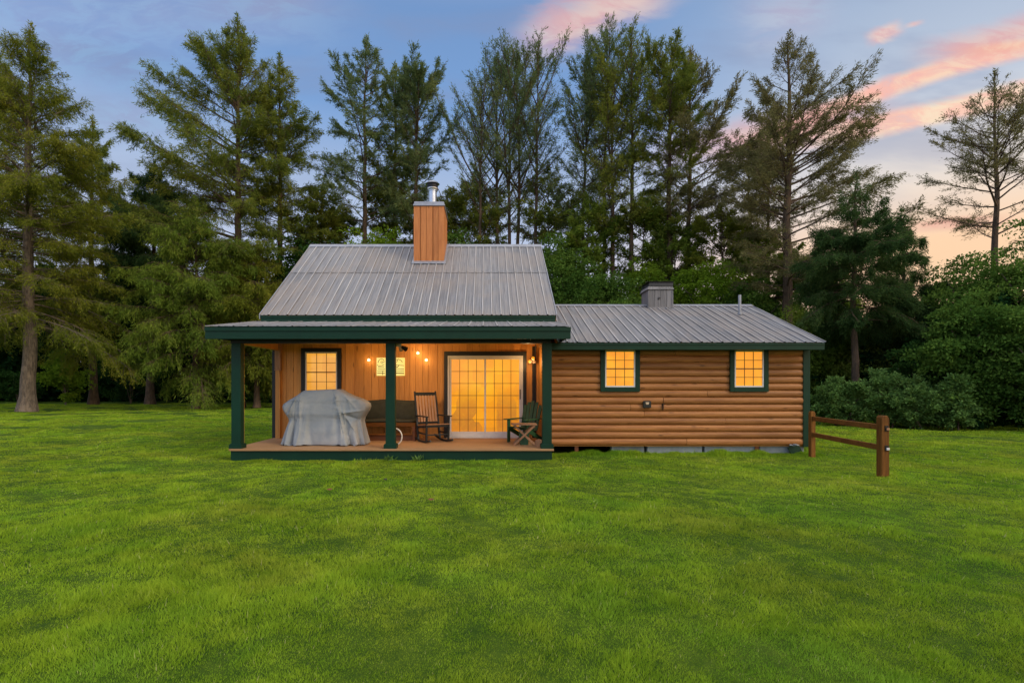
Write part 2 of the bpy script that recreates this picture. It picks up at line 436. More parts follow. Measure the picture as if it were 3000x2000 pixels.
class MB:
    def __init__(s): s.v = []; s.f = []; s.r = []
    def _add(s, vs, fs, r=None):
        k = len(s.v); s.v += [tuple(p) for p in vs]
        s.f += [tuple(i + k for i in q) for q in fs]
        r = rnd.random() if r is None else r
        s.r += [r] * len(fs)
    def box(s, x0, x1, y0, y1, z0, z1, r=None):
        v = [(x, y, z) for x in (x0, x1) for y in (y0, y1) for z in (z0, z1)]
        s._add(v, [(0, 1, 3, 2), (4, 6, 7, 5), (0, 4, 5, 1), (2, 3, 7, 6), (0, 2, 6, 4), (1, 5, 7, 3)], r); return s
    def hexa(s, p, r=None):   # 8 points: bottom 4 ccw, top 4 ccw
        s._add(p, [(3, 2, 1, 0), (4, 5, 6, 7), (0, 1, 5, 4), (1, 2, 6, 5), (2, 3, 7, 6), (3, 0, 4, 7)], r); return s
    def bar(s, p0, p1, w, h, up=(0, 0, 1), w1=None, h1=None, r=None):
        p0 = Vector(p0); p1 = Vector(p1); d = (p1 - p0).normalized(); up = Vector(up)
        if abs(d.dot(up)) > 0.98: up = Vector((0, 1, 0))
        a = d.cross(up).normalized(); b = a.cross(d).normalized()
        w1 = w if w1 is None else w1; h1 = h if h1 is None else h1
        q = [p0 - a * w / 2 - b * h / 2, p0 + a * w / 2 - b * h / 2, p0 + a * w / 2 + b * h / 2, p0 - a * w / 2 + b * h / 2,
             p1 - a * w1 / 2 - b * h1 / 2, p1 + a * w1 / 2 - b * h1 / 2, p1 + a * w1 / 2 + b * h1 / 2, p1 - a * w1 / 2 + b * h1 / 2]
        return s.hexa(q, r)
    def tube(s, pts, rad, n=10, caps=True, r=None):
        pts = [Vector(p) for p in pts]
        if not isinstance(rad, (list, tuple)): rad = [rad] * len(pts)
        vs = []; fs = []; ref = Vector((0, 0, 1))
        for i, p in enumerate(pts):
            d = (pts[min(i + 1, len(pts) - 1)] - pts[max(i - 1, 0)]).normalized()
            if abs(d.dot(ref)) > 0.95: ref = Vector((1, 0, 0))
            a = d.cross(ref).normalized(); b = d.cross(a).normalized()
            for k in range(n):
                t = 2 * math.pi * k / n
                vs.append(p + (a * math.cos(t) + b * math.sin(t)) * rad[i])
        for i in range(len(pts) - 1):
            for k in range(n):
                k2 = (k + 1) % n
                fs.append((i * n + k, i * n + k2, (i + 1) * n + k2, (i + 1) * n + k))
        if caps:
            fs.append(tuple(range(n - 1, -1, -1))); m = (len(pts) - 1) * n
            fs.append(tuple(range(m, m + n)))
        s._add(vs, fs, r); return s
    def lathe(s, cx, cy, prof, n=24, r=None):   # prof: (radius, z)
        return s.tube([(cx, cy, z + i * 1e-5) for i, (q, z) in enumerate(prof)], [max(q, 1e-4) for q, z in prof], n, True, r)
    def prism(s, poly, axis, a0, a1, r=None):   # poly in the two other axes
        n = len(poly); vs = []
        for a in (a0, a1):
            for p, q in poly:
                vs.append({'X': (a, p, q), 'Y': (p, a, q), 'Z': (p, q, a)}[axis])
        fs = [tuple(range(n - 1, -1, -1)), tuple(range(n, 2 * n))]
        for i in range(n):
            j = (i + 1) % n; fs.append((i, j, n + j, n + i))
        s._add(vs, fs, r); return s
    def build(s, name, material, parent=None, bevel=0.0, smooth=False, local=False, label=None):
        me = bpy.data.meshes.new(name)
        off = Vector((0, 0, 0))
        if parent is not None and not local: off = root_of(parent).location
        me.from_pydata([(x - off.x, y - off.y, z - off.z) for x, y, z in s.v], [], s.f)
        bm = bmesh.new(); bm.from_mesh(me); bmesh.ops.recalc_face_normals(bm, faces=bm.faces); bm.to_mesh(me); bm.free()
        at = me.attributes.new('rnd', 'FLOAT', 'FACE'); at.data.foreach_set('value', s.r)
        me.materials.append(MAT[material])
        if smooth: me.polygons.foreach_set('use_smooth', [True] * len(me.polygons))
        o = bpy.data.objects.new(name, me); C.objects.link(o)
        if parent is not None: o.parent = parent
        if bevel:
            b = o.modifiers.new('bevel', 'BEVEL'); b.width = bevel; b.segments = 2; b.limit_method = 'ANGLE'
            b.angle_limit = R(40); b.harden_normals = False
        if label: o['label'] = label
        return o


def np_mesh(name, verts, nv, material, parent=None, rv=None, smooth=False, loc=None):
    """verts (F*nv,3) -> F separate faces of nv corners each"""
    verts = np.ascontiguousarray(verts, dtype=np.float32)
    F = len(verts) // nv
    me = bpy.data.meshes.new(name)
    me.vertices.add(F * nv); me.vertices.foreach_set('co', verts.ravel())
    me.loops.add(F * nv); me.loops.foreach_set('vertex_index', np.arange(F * nv, dtype=np.int32))
    me.polygons.add(F); me.polygons.foreach_set('loop_start', np.arange(0, F * nv, nv, dtype=np.int32))
    me.update(calc_edges=True)
    if rv is not None:
        at = me.attributes.new('rnd', 'FLOAT', 'FACE'); at.data.foreach_set('value', np.asarray(rv, dtype=np.float32))
    me.materials.append(MAT[material])
    o = bpy.data.objects.new(name, me); C.objects.link(o)
    if parent is not None: o.parent = parent
    return o


F_PX = 1188.0
PX = lambda px, Y: (px - 1115) * Y / F_PX          # sight line of a photo column at distance Y
PZ = lambda py, Y: 1.6 + (885 - py) * Y / F_PX


# ------------------------------------------------------------------ ground
def gz(x, y):
    x = np.asarray(x, float); y = np.asarray(y, float)
    z = 0.022 * np.sin(x * 0.9 + 1.3 * np.sin(y * 0.7)) * np.cos(y * 1.1 + 0.5) + 0.012 * np.sin(x * 2.3 + y * 1.7)
    z += 0.05 * np.sin(x * 0.17 + 2) * np.sin(y * 0.21)
    z += 0.010 * np.sin(x * 7.1 + 2 * np.sin(y * 3.3)) * np.sin(y * 8.3 + 1.5 * np.sin(x * 4.1))
    calm = np.clip((np.maximum(np.abs(x - 1.1) - 7.5, np.abs(y - 15) - 4.6)) / 1.5, 0.15, 1)
    return z * calm - 0.012


def ground():
    xs = np.concatenate([-np.geomspace(14, 700, 26)[::-1], np.linspace(-13.5, 13.5, 181), np.geomspace(14, 700, 26)])
    ys = np.concatenate([-np.geomspace(1, 300, 16)[::-1], np.linspace(0, 25, 181), np.geomspace(25.6, 900, 40)])
    X, Y = np.meshgrid(xs, ys); Z = gz(X, Y)
    far = np.clip((np.hypot(X, Y) - 60) / 100, 0, 1); Z = Z * (1 - far)
    v = np.stack([X, Y, Z], -1).reshape(-1, 3); nx = len(xs)
    f = [(j * nx + i, j * nx + i + 1, (j + 1) * nx + i + 1, (j + 1) * nx + i) for j in range(len(ys) - 1) for i in range(nx - 1)]
    me = bpy.data.meshes.new('ground'); me.from_pydata(v.tolist(), [], f)
    me.polygons.foreach_set('use_smooth', [True] * len(f)); me.materials.append(MAT['lawn_soil'])
    o = bpy.data.objects.new('ground', me); C.objects.link(o); tag(o, kind='structure')


ground()


def forest_line(x):
    """distance of the wood's edge from the camera for a bearing x/y -> Y"""
    return x


def grass():
    rg = np.random.default_rng(3)
    n = 1500000
    # rows of density falling with distance
    y0, y1, p = 2.35, 46.0, 1.75
    u = rg.random(n)
    a = 2 - p
    Y = (y0 ** a + u * (y1 ** a - y0 ** a)) ** (1 / a)
    X = Y * rg.uniform(-1.08, 1.16, n) + rg.uniform(-0.6, 0.6, n)
    keep = ~((X > -5.45) & (X < 1.45) & (Y > 10.98) & (Y < 20)) & ~((X > 1.3) & (X < 7.6) & (Y > 12.3) & (Y < 18))
    X, Y = X[keep], Y[keep]; n = len(X)
    def nz(sc_, ph):
        """value noise, about -1..1, with features sc_/6 per metre"""
        G = np.random.default_rng(int(ph * 10)).uniform(-1, 1, (256, 256))
        fx_, fy_ = X * sc_ / 5 + 40.3 + ph, Y * sc_ / 5 + 11.7
        ix, iy = np.floor(fx_).astype(int), np.floor(fy_).astype(int)
        tx, ty = fx_ - ix, fy_ - iy; tx = tx * tx * (3 - 2 * tx); ty = ty * ty * (3 - 2 * ty)
        g = lambda i, j: G[(ix + i) % 256, (iy + j) % 256]
        return (g(0, 0) * (1 - tx) + g(1, 0) * tx) * (1 - ty) + (g(0, 1) * (1 - tx) + g(1, 1) * tx) * ty
    tuft = 0.5 + 0.30 * nz(4.0, 1.0) + 0.42 * nz(11.0, 5.0) + 0.40 * nz(24.0, 2.0) + 0.2 * nz(50.0, 3.0)
    h = (0.011 + 0.028 * np.clip(tuft, 0, 1.3) ** 1.6) * rg.uniform(0.6, 1.35, n)
    h *= np.clip(1 + (Y - 8) * 0.012, 1, 1.4)
    tall = rg.random(n) < 0.004; h[tall] *= 1.9
    edge = ((Y < 12.35) & (Y > 10.7) & (X > -5.9) & (X < 7.9) & (np.abs(Y - 10.95 - (X > 1.45) * 1.3) < 0.16)); h[edge] *= rg.uniform(1, 2.2, edge.sum())
    wd = 0.0023 * np.clip(Y / 3.0, 1, 9) * rg.uniform(0.7, 1.3, n)
    th = 2.4 * nz(5.0, 4.0) + 1.6 * nz(14.0, 7.0) + rg.normal(0, 1.5, n)
    lean = rg.uniform(0.2, 1.0, n) * h
    fa = rg.uniform(0, math.pi, n)
    Z = gz(X, Y) - 0.003
    r = np.clip(rg.random(n) * 0.62 + 0.42 * tuft * rg.uniform(0.6, 1.2, n), 0, 1) * 0.955
    pale = rg.random(n) < 0.008; r[pale] = 1.0; h[pale & (rg.random(n) < 0.15)] *= 1.8
    ax, ay = np.cos(fa) * wd, np.sin(fa) * wd
    V = np.empty((n, 3, 3), np.float32)
    V[:, 0] = np.stack([X - ax, Y - ay, Z], -1); V[:, 1] = np.stack([X + ax, Y + ay, Z], -1)
    V[:, 2] = np.stack([X + np.cos(th) * lean, Y + np.sin(th) * lean, Z + h], -1)
    o = np_mesh('grass', V.reshape(-1, 3), 3, 'grass_blades', rv=r)
    tag(o, 'short mown green lawn spreading around the cabin', 'grass', kind='stuff')


def rough_grass():
    rg = np.random.default_rng(8); n = 26000
    X = rg.uniform(1.42, 7.75, n); Y = 12.02 + rg.normal(0, 0.10, n) + 0.05 * np.sin(X * 3.1)
    Y = np.minimum(Y, 12.22); z = gz(X, Y) - 0.005
    hm = 0.06 + 0.035 * np.sin(X * 2.3 + 1) + 0.03 * np.sin(X * 6.1) + 0.02 * np.sin(X * 13)
    h = np.clip(hm, 0.03, 0.14) * rg.uniform(0.5, 1.3, n)
    m = 9000
    X2 = rg.uniform(-5.6, 1.5, m); Y2 = 10.93 + rg.normal(0, 0.05, m); Y2 = np.minimum(Y2, 10.99)
    h2 = (0.03 + 0.012 * np.sin(X2 * 5)) * rg.uniform(0.5, 1.6, m)
    X = np.r_[X, X2]; Y = np.r_[Y, Y2]; h = np.r_[h, h2]; z = gz(X, Y) - 0.005; n = len(X)
    fa = rg.uniform(0, 3.14, n); th = rg.uniform(0, 6.28, n); w_ = 0.008 * rg.uniform(0.6, 1.4, n); ln = h * rg.uniform(0.2, 0.9, n)
    V = np.empty((n, 3, 3), np.float32)
    V[:, 0] = np.stack([X - np.cos(fa) * w_, Y - np.sin(fa) * w_, z], -1); V[:, 1] = np.stack([X + np.cos(fa) * w_, Y + np.sin(fa) * w_, z], -1)
    V[:, 2] = np.stack([X + np.cos(th) * ln, Y + np.sin(th) * ln * 0.4, z + h], -1)
    o = np_mesh('rough_grass', V.reshape(-1, 3), 3, 'grass_blades', rv=rg.random(n) * 0.45)
    tag(o, 'unmown darker grass growing along the foundation of the cabin', 'grass', kind='stuff')


grass()
rough_grass()


def fallen_leaves():
    spots = [(757, 1137, 'reddish brown dead leaf on the lawn before the porch', 'dead_leaf'),
             (990, 1158, 'largest of the curled brown scraps lying in the middle of the lawn', 'dead_leaf'),
             (885, 1112, 'pale curled leaf on the lawn just in front of the porch step', 'cushion_cloth')]
    for px, py, lb, mt in spots:
        Y = 1.6 * F_PX / (py - 885); X = PX(px, Y); z = float(gz(X, Y)) + 0.035
        t = MB(); k = 0.05
        t._add([(-k, 0, 0.01), (0, -k * .5, 0), (k, 0, 0.02), (0, k * .5, 0.012), (0, 0, -0.008)], [(0, 1, 4), (1, 2, 4), (2, 3, 4), (3, 0, 4)])
        o = t.build('fallen_leaf', mt, None)
        o.location = (X, Y, z); o.rotation_euler = (0.2, 0.1, rnd.random() * 3)
        tag(o, lb, 'leaf', 'leaves scattered on the lawn')


fallen_leaves()

# ------------------------------------------------------------------ cabin
DZ = 0.257                      # deck top
YW = 13.29                      # main front wall
cabin = thing('log_cabin', (0, YW, 0), 'wooden cabin with covered porch, steep metal roof and low log sided wing', 'cabin')


def rib_sheet(mb, x0, x1, p0, p1, pitch, rib=0.022, lift=0.0, seed=0, cuts=6, wob=0.003):
    """ribbed steel sheet between x0..x1 from (y,z) p0 (eave) to p1 (ridge)"""
    rg = random.Random(seed)
    slope = Vector((0, p1[0] - p0[0], p1[1] - p0[1])); L = slope.length; slope.normalize()
    nrm = Vector((0, -slope.z, slope.y))
    if nrm.z < 0: nrm = -nrm
    n = max(1, round((x1 - x0) / pitch)); pt = (x1 - x0) / n
    xs = []
    for i in range(n):
        a = x0 + i * pt
        last = 0.5
        xs += [(a, rib, i), (a + 0.013, rib, i), (a + 0.024, 0, i), (a + pt * 0.36, 0, i), (a + pt * 0.40, 0.004, i), (a + pt * 0.60, 0.004, i),
               (a + pt * 0.64, 0, i), (a + pt - 0.024, 0, i), (a + pt - 0.013, rib, i)]
    xs.append((x1, rib, n - 1))
    shade = [rg.random() for _ in range(n // 4 + 2)]
    rows = []
    for c in range(cuts + 1):
        s = c / cuts
        rows.append([Vector((x, p0[0], p0[1])) + slope * L * s + nrm * (h + lift + rg.uniform(-wob, wob)) for x, h, i in xs])
    m = len(xs)
    for k in range(m - 1):
        vs = [rows[c][k + j] for c in range(cuts + 1) for j in (0, 1)]
        fs = [(2 * c, 2 * c + 1, 2 * c + 3, 2 * c + 2) for c in range(cuts)]
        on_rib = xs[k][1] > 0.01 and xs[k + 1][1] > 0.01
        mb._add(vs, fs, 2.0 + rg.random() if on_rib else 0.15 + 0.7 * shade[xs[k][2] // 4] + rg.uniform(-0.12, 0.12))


# --- main roof
EX0, EX1 = -5.625, 1.781
EY, EZ = 12.90, 3.37
RY, RZ = 16.66, 6.10
mid = (14.94, EZ + (RZ - EZ) * (14.94 - EY) / (RY - EY))
b = MB()
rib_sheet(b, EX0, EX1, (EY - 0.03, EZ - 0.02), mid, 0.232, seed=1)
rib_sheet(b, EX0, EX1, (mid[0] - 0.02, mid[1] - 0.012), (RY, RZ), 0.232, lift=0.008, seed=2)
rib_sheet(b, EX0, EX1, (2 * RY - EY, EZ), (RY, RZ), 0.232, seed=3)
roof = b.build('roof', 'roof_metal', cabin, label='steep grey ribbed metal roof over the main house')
b = MB()
sl = (RZ - EZ) / (RY - EY)
b.prism([(EY, EZ - 0.05), (RY, RZ - 0.05), (2 * RY - EY, EZ - 0.05), (2 * RY - EY, EZ - 0.17), (RY, RZ - 0.17), (EY, EZ - 0.17)], 'X', EX0 + 0.02, EX1 - 0.02)
b.build('roof_deck', 'board_stain', roof)
for X0, X1 in ((EX0 - 0.006, EX0 + 0.014), (EX1 - 0.014, EX1 + 0.006)):
    b = MB()
    b.prism([(EY - 0.03, EZ - 0.12), (EY - 0.03, EZ + 0.01), (RY, RZ + 0.035), (2 * RY - EY + 0.03, EZ + 0.01), (2 * RY - EY + 0.03, EZ - 0.12), (RY, RZ - 0.10)], 'X', X0, X1)
    b.build('rake_trim', 'galvanised', roof)
b = MB()
b.prism([(RY - 0.16, RZ - 0.075), (RY, RZ + 0.045), (RY + 0.16, RZ - 0.075), (RY + 0.16, RZ - 0.085), (RY, RZ + 0.035), (RY - 0.16, RZ - 0.085)], 'X', EX0 - 0.02, EX1 + 0.02)
b.build('ridge_cap', 'galvanised', roof)
# eave fascia of main roof
b = MB(); b.box(EX0 + 0.03, EX1 - 0.03, EY - 0.02, EY + 0.02, EZ - 0.19, EZ - 0.035)
b.box(EX0 + 0.03, EX1 - 0.03, EY - 0.035, EY - 0.021, EZ - 0.085, EZ - 0.04)
b.build('fascia', 'green_paint', cabin, 0.003, label='green fascia board under the steep main roof')
# main walls (body)
WX0, WX1 = -5.46, 1.60
b = MB()
b.box(WX0 + 0.02, WX1, YW + 0.03, YW + 0.12, 0.05, 3.34)
b.box(WX0, WX0 + 0.1, YW + 0.121, 20.0, 0.05, 3.34); b.box(WX1 - 0.1, WX1, YW + 0.121, 20.0, 0.05, 3.34)
b.box(WX0, WX1, 20.001, 20.1, 0.05, 3.34)
for xa in (WX0, WX1 - 0.1):
    b.prism([(YW + 0.05, 3.341), (20.05, 3.341), (RY, RZ - 0.2)], 'X', xa + 0.001, xa + 0.099)
b.build('wall', 'board_stain', cabin)
# front boards under the porch
b = MB()
x = WX0 + 0.10; rr = random.Random(5)
while x < 1.36:
    wd = rr.choice((0.14, 0.19, 0.24))
    b.box(x + 0.003, min(x + wd - 0.003, 1.40), YW + rr.uniform(-0.004, 0.002), YW + 0.029, DZ, 3.2)
    x += wd
b.build('board_siding', 'board_stain', cabin, 0.003, label='vertical stained boards on the porch wall')
b = MB(); b.box(WX0 - 0.01, WX0 + 0.10, YW - 0.035, YW + 0.05, 0.1, 2.72)
b.build('corner_trim', 'dark_trim', cabin, 0.003)
b = MB(); b.box(1.20, 1.30, YW - 0.03, YW - 0.005, DZ, 2.6)
b.build('corner_trim', 'dark_trim', cabin, 0.003)
b = MB(); b.box(WX0 + 0.10, WX0 + 0.22, YW - 0.10, YW - 0.005, DZ, 2.74)
b.build('corner_board', 'board_stain', cabin, 0.003)
b = MB(); b.box(WX0 + 0.09, WX0 + 0.235, YW - 0.115, YW - 0.002, 2.0, 2.70)
b.box(WX0 + 0.08, WX0 + 0.245, YW - 0.125, YW - 0.001, 1.985, 1.999)
b.build('beam_end', 'slat_wood', cabin, 0.003)

# --- porch
PYF = 10.62
PX0, PX1 = -5.76, 1.75
b = MB()
b.box(-5.417, 1.417, 11.0, 11.05, -0.05, DZ - 0.045)
b.box(-5.417, -5.36, 11.051, YW, -0.05, DZ - 0.045)
b.build('deck_skirt', 'green_paint', cabin, 0.004)
b = MB(); yb = 10.96
while yb < YW - 0.01:
    y2 = min(yb + 0.138, YW + 0.02)
    b.box(-5.44, 1.45 if yb < 12.1 else 1.36, yb, y2 - 0.003, DZ - 0.042, DZ)
    yb += 0.14
b.build('porch_deck', 'deck_wood', cabin, 0.003)


def post(px0, px1, name='porch_post'):
    Y0 = 11.03; xa, xb = PX(px0, Y0), PX(px1, Y0)
    b = MB(); b.box(xa, xb, Y0, Y0 + 0.17, DZ, 2.50)
    o = b.build(name, 'green_paint', cabin, 0.006)
    b = MB(); b.box(xa - 0.035, xb + 0.035, Y0 - 0.035, Y0 + 0.205, DZ, DZ + 0.085)
    b.box(xa - 0.022, xb + 0.022, Y0 - 0.022, Y0 + 0.192, DZ + 0.0851, DZ + 0.10)
    b.build('post_base', 'green_paint', o, 0.004)
    b = MB(); b.box(xa + 0.01, xb - 0.01, Y0 + 0.171, Y0 + 0.20, DZ, 2.5)
    b.build('post_backing', 'board_stain', o, 0.003)


for a_, b_ in ((531, 552.5), (885.5, 907), (1246, 1267.5)): post(a_, b_)
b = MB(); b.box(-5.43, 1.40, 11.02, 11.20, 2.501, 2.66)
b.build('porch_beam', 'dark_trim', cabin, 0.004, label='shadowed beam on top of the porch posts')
b = MB(); b.box(-5.42, -5.28, 11.201, YW - 0.036, 2.50, 2.68); b.build('side_beam', 'board_stain', cabin, 0.004)
b = MB(); b.box(1.24, 1.37, 11.201, 12.20, 2.50, 2.68); b.build('side_beam', 'board_stain', cabin, 0.004)
# porch ceiling boards
b = MB(); yb = 10.70
zc = lambda y: 2.66 + (y - 10.6) * 0.06
while yb < YW - 0.02:
    b.box(PX0 + 0.05, 1.36, yb, min(yb + 0.135, YW - 0.01), 2.685, 2.705); yb += 0.138
b.build('porch_ceiling', 'board_stain', cabin, 0.002)
# porch roof
b = MB()
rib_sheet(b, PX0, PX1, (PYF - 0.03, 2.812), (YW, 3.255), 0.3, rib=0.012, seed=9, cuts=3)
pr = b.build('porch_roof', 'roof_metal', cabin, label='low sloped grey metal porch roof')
b = MB(); b.prism([(PYF + 0.02, 2.795), (YW, 3.235), (YW, 3.12), (PYF + 0.02, 2.72)], 'X', PX0 + 0.03, PX1 - 0.03)
b.build('roof_deck', 'dark_trim', pr)
b = MB(); b.box(PX0, PX1, PYF, PYF + 0.03, 2.555, 2.797)
b.box(PX0 - 0.004, PX1 + 0.004, PYF - 0.018, PYF - 0.001, 2.715, 2.80)
b.box(PX0, PX0 + 0.03, PYF + 0.031, YW - 0.3, 2.60, 2.80); b.box(PX1 - 0.03, PX1, PYF + 0.031, 12.1, 2.60, 2.80)
b.build('porch_fascia', 'green_paint', cabin, 0.004, label='wide green fascia board along the porch roof')

# --- wing
GY = 12.20; GX0, GX1 = 1.36, 7.60
b = MB(); pitch = 0.1625; z = 0.19; k = 0; rr = random.Random(3)
prof = [(0.015, 0.0), (-0.022, 0.004), (-0.040, 0.025), (-0.050, 0.060), (-0.050, 0.098), (-0.038, 0.132), (-0.016, 0.153), (0.015, 0.160)]
while z < 2.46:
    cuts = [GX0 + 0.02, GX1 - 0.01]
    if k == 6: cuts = [GX0 + 0.02, PX(1522, GY), GX1 - 0.01]
    elif rr.random() < 0.6: cuts.insert(1, rr.uniform(2.5, 6.6))
    for c0, c1 in zip(cuts[:-1], cuts[1:]):
        dy = 0.012 if (k == 6 and c0 > 3) else rr.uniform(-0.003, 0.003)
        N = 14; rv = rr.random(); vs = []; fs = []
        for i in range(N + 1):
            xx = c0 + 0.004 + (c1 - c0 - 0.008) * i / N
            w_ = 0.0022 * math.sin(xx * 2.1 + k * 1.9) + rr.uniform(-0.0008, 0.0008)
            for (py, pz) in prof: vs.append((xx, GY + py - dy, z + pz + w_))
        m = len(prof)
        for i in range(N):
            for j in range(m - 1): fs.append((i * m + j, (i + 1) * m + j, (i + 1) * m + j + 1, i * m + j + 1))
        fs.append(tuple(range(m))); fs.append(tuple(N * m + j for j in range(m)))
        b._add(vs, fs, rv)
    z += pitch; k += 1
sid = b.build('log_siding', 'log_stain', cabin, smooth=False, label='rounded horizontal log siding on the wing')
sid.data.polygons.foreach_set('use_smooth', [True] * len(sid.data.polygons))
try:
    sid.data.set_sharp_from_angle(angle=R(50))
except Exception: pass
b = MB()
b.box(GX0 + 0.02, GX1 - 0.02, GY + 0.01, GY + 0.1, 0.17, 2.6)
b.box(GX1 - 0.12, GX1 - 0.02, GY + 0.11, 17.8, 0.17, 2.6)
b.box(GX0 + 0.3, GX1 - 0.02, 17.81, 17.9, 0.17, 2.6)
b.prism([(GY + 0.02, 2.602), (17.88, 2.602), (15.05, 3.74)], 'X', GX1 - 0.119, GX1 - 0.03)
b.build('wing_wall', 'board_stain', cabin)
b = MB(); yb = GY + 0.0
while yb < YW - 0.03:
    b.box(GX0, GX0 + 0.019, yb + 0.002, min(yb + 0.16, YW - 0.02), DZ - 0.05, 2.66); yb += 0.162
b.build('board_siding', 'board_stain', cabin, 0.002, label='vertical boards closing the right end of the porch')
b = MB(); b.box(GX1 - 0.14, GX1 + 0.02, GY - 0.065, GY - 0.045, 0.16, 2.44); b.box(GX1 - 0.001, GX1 + 0.02, GY - 0.044, GY + 0.12, 0.16, 2.44)
b.build('corner_trim', 'green_paint', cabin, 0.004, label='green board on the outer corner of the wing')
WE, WEZ = 11.75, 2.575; WR, WRZ = 15.05, 3.925
WRX = 7.72
b = MB()
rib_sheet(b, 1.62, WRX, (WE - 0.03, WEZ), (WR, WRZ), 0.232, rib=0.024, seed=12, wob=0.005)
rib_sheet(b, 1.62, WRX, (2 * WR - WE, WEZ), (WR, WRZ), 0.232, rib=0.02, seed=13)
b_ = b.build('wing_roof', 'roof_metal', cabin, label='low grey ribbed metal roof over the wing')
wroof = b_
b = MB(); b.prism([(WE, WEZ - 0.03), (WR, WRZ - 0.03), (2 * WR - WE, WEZ - 0.03), (2 * WR - WE, WEZ - 0.13), (WR, WRZ - 0.13), (WE, WEZ - 0.13)], 'X', 1.64, WRX - 0.05)
b.build('roof_deck', 'board_stain', wroof)
b = MB(); b.box(1.42, WRX - 0.03, WE - 0.02, WE + 0.015, WEZ - 0.165, WEZ - 0.012)
b.box(1.42, WRX - 0.03, WE - 0.032, WE - 0.021, WEZ - 0.06, WEZ - 0.014)
for s in (1, -1):
    ya, yb = (WE - 0.02, WR) if s == 1 else (2 * WR - WE, WR)
    b.bar((WRX - 0.035, ya + 0.036 * s, WEZ - 0.08), (WRX - 0.035, yb, WRZ - 0.09), 0.03, 0.14)
b.build('wing_fascia', 'green_paint', cabin, 0.003, label='green fascia board along the wing roof')
b = MB(); b.prism([(WR - 0.15, WRZ - 0.03), (WR, WRZ + 0.035), (WR + 0.15, WRZ - 0.03), (WR + 0.15, WRZ - 0.04), (WR, WRZ + 0.025), (WR - 0.15, WRZ - 0.04)], 'X', 1.62, WRX + 0.01)
b.bar((1.64, WE - 0.03, WEZ + 0.03), (1.64, WR, WRZ + 0.02), 0.03, 0.03)
b.build('ridge_cap', 'galvanised', wroof)
b = MB(); b.box(1.45, GX1 - 0.05, WE + 0.016, GY - 0.05, 2.425, 2.439)
b.build('soffit', 'green_paint', cabin)
# foundation
b = MB()
xs_ = [PX(1400, 12.4), PX(1480, 12.4), PX(1610, 12.4), PX(1735, 12.4), PX(1822, 12.4), 7.58]
for i in range(len(xs_) - 1):
    b.box(xs_[i] + 0.03, xs_[i + 1] - 0.03, GY + 0.06 + (0.05 if i < 1 else 0), GY + 0.30, -0.1, 0.165)
b.build('foundation', 'concrete', cabin, 0.008)
for px in (1323, 1735):
    b = MB(); xx = PX(px, 12.3); b.box(xx - 0.045, xx + 0.045, GY + 0.02, GY + 0.055, -0.1, 0.17)
    b.build('support_pier', 'brown_wood', cabin, 0.004)
b = MB(); b.bar((PX(1812, 12.2), GY - 0.055, 0.02), (PX(1835, 12.2), GY - 0.02, 0.16), 0.26, 0.02, (0, 1, 0))
b.build('vent_flap', 'green_paint', cabin, 0.004)


# --- windows
def window(xa, xb, za, zb, Y, trim, trim_mat, glass, cols, rows, name='window', bottom=True, trimw=0.12, label=None, proud=0.07, fr=0.035):
    """xa..xb/za..zb = outer edge of the light frame; trim boards around it"""
    b = MB(); t = trimw; y0 = Y - proud; y1 = Y - 0.002
    b.box(xa - t, xa - 0.001, y0, y1, za - (t if bottom else 0), zb + t * trim); b.box(xb + 0.001, xb + t, y0, y1, za - (t if bottom else 0), zb + t * trim)
    if trim: b.box(xa, xb, y0, y1, zb + 0.001, zb + t * trim)
    if bottom: b.box(xa, xb, y0, y1, za - t, za - 0.001)
    win = b.build(name, trim_mat, cabin, 0.004, label=label)
    b = MB(); f = fr; y0 = Y - proud + 0.015
    b.box(xa, xa + f, y0, y1, za, zb); b.box(xb - f, xb, y0, y1, za, zb)
    b.box(xa + f + .001, xb - f - .001, y0, y1, zb - f, zb); b.box(xa + f + .001, xb - f - .001, y0, y1, za, za + f)
    b.build('frame', 'white_frame', win, 0.003)
    gx0, gx1, gz0, gz1 = xa + f, xb - f, za + f, zb - f
    b = MB(); b.box(gx0, gx1, Y - 0.012, Y - 0.004, gz0, gz1)
    b.build('pane', glass, win)
    b = MB(); yb0 = Y - 0.024
    for i in range(1, cols): xx = gx0 + (gx1 - gx0) * i / cols; b.box(xx - 0.006, xx + 0.006, yb0, Y - 0.013, gz0, gz1)
    for i in range(1, rows):
        zz = gz0 + (gz1 - gz0) * i / rows
        if rows % 2 == 0 and i == rows // 2: b.box(gx0, gx1, yb0 - 0.014, yb0 - 0.001, zz - 0.013, zz + 0.013)
        else: b.box(gx0, gx1, yb0 - 0.005, yb0 - 0.0005, zz - 0.006, zz + 0.006)
    b.build('muntins', 'grille_bar', win)
    return win


YS = GY - 0.045
for pa, pb, lb in ((1389, 1458.5, 'green trimmed window with glowing amber panes nearest the porch'), (1685.5, 1753, 'green trimmed window with glowing amber panes near the outer corner')):
    window(PX(pa, YS), PX(pb, YS), PZ(889, YS), 2.425, YS, 0, 'green_paint', 'window_glow', 3, 4, trimw=0.105, label=lb, proud=0.05)
window(PX(702.5, YW), PX(776, YW), 1.42, PZ(808.5, YW), YW - 0.004, 1, 'dark_trim', 'porch_window_glow', 3, 4, trimw=0.10, label='lit porch window in a dark frame behind the covered grill')

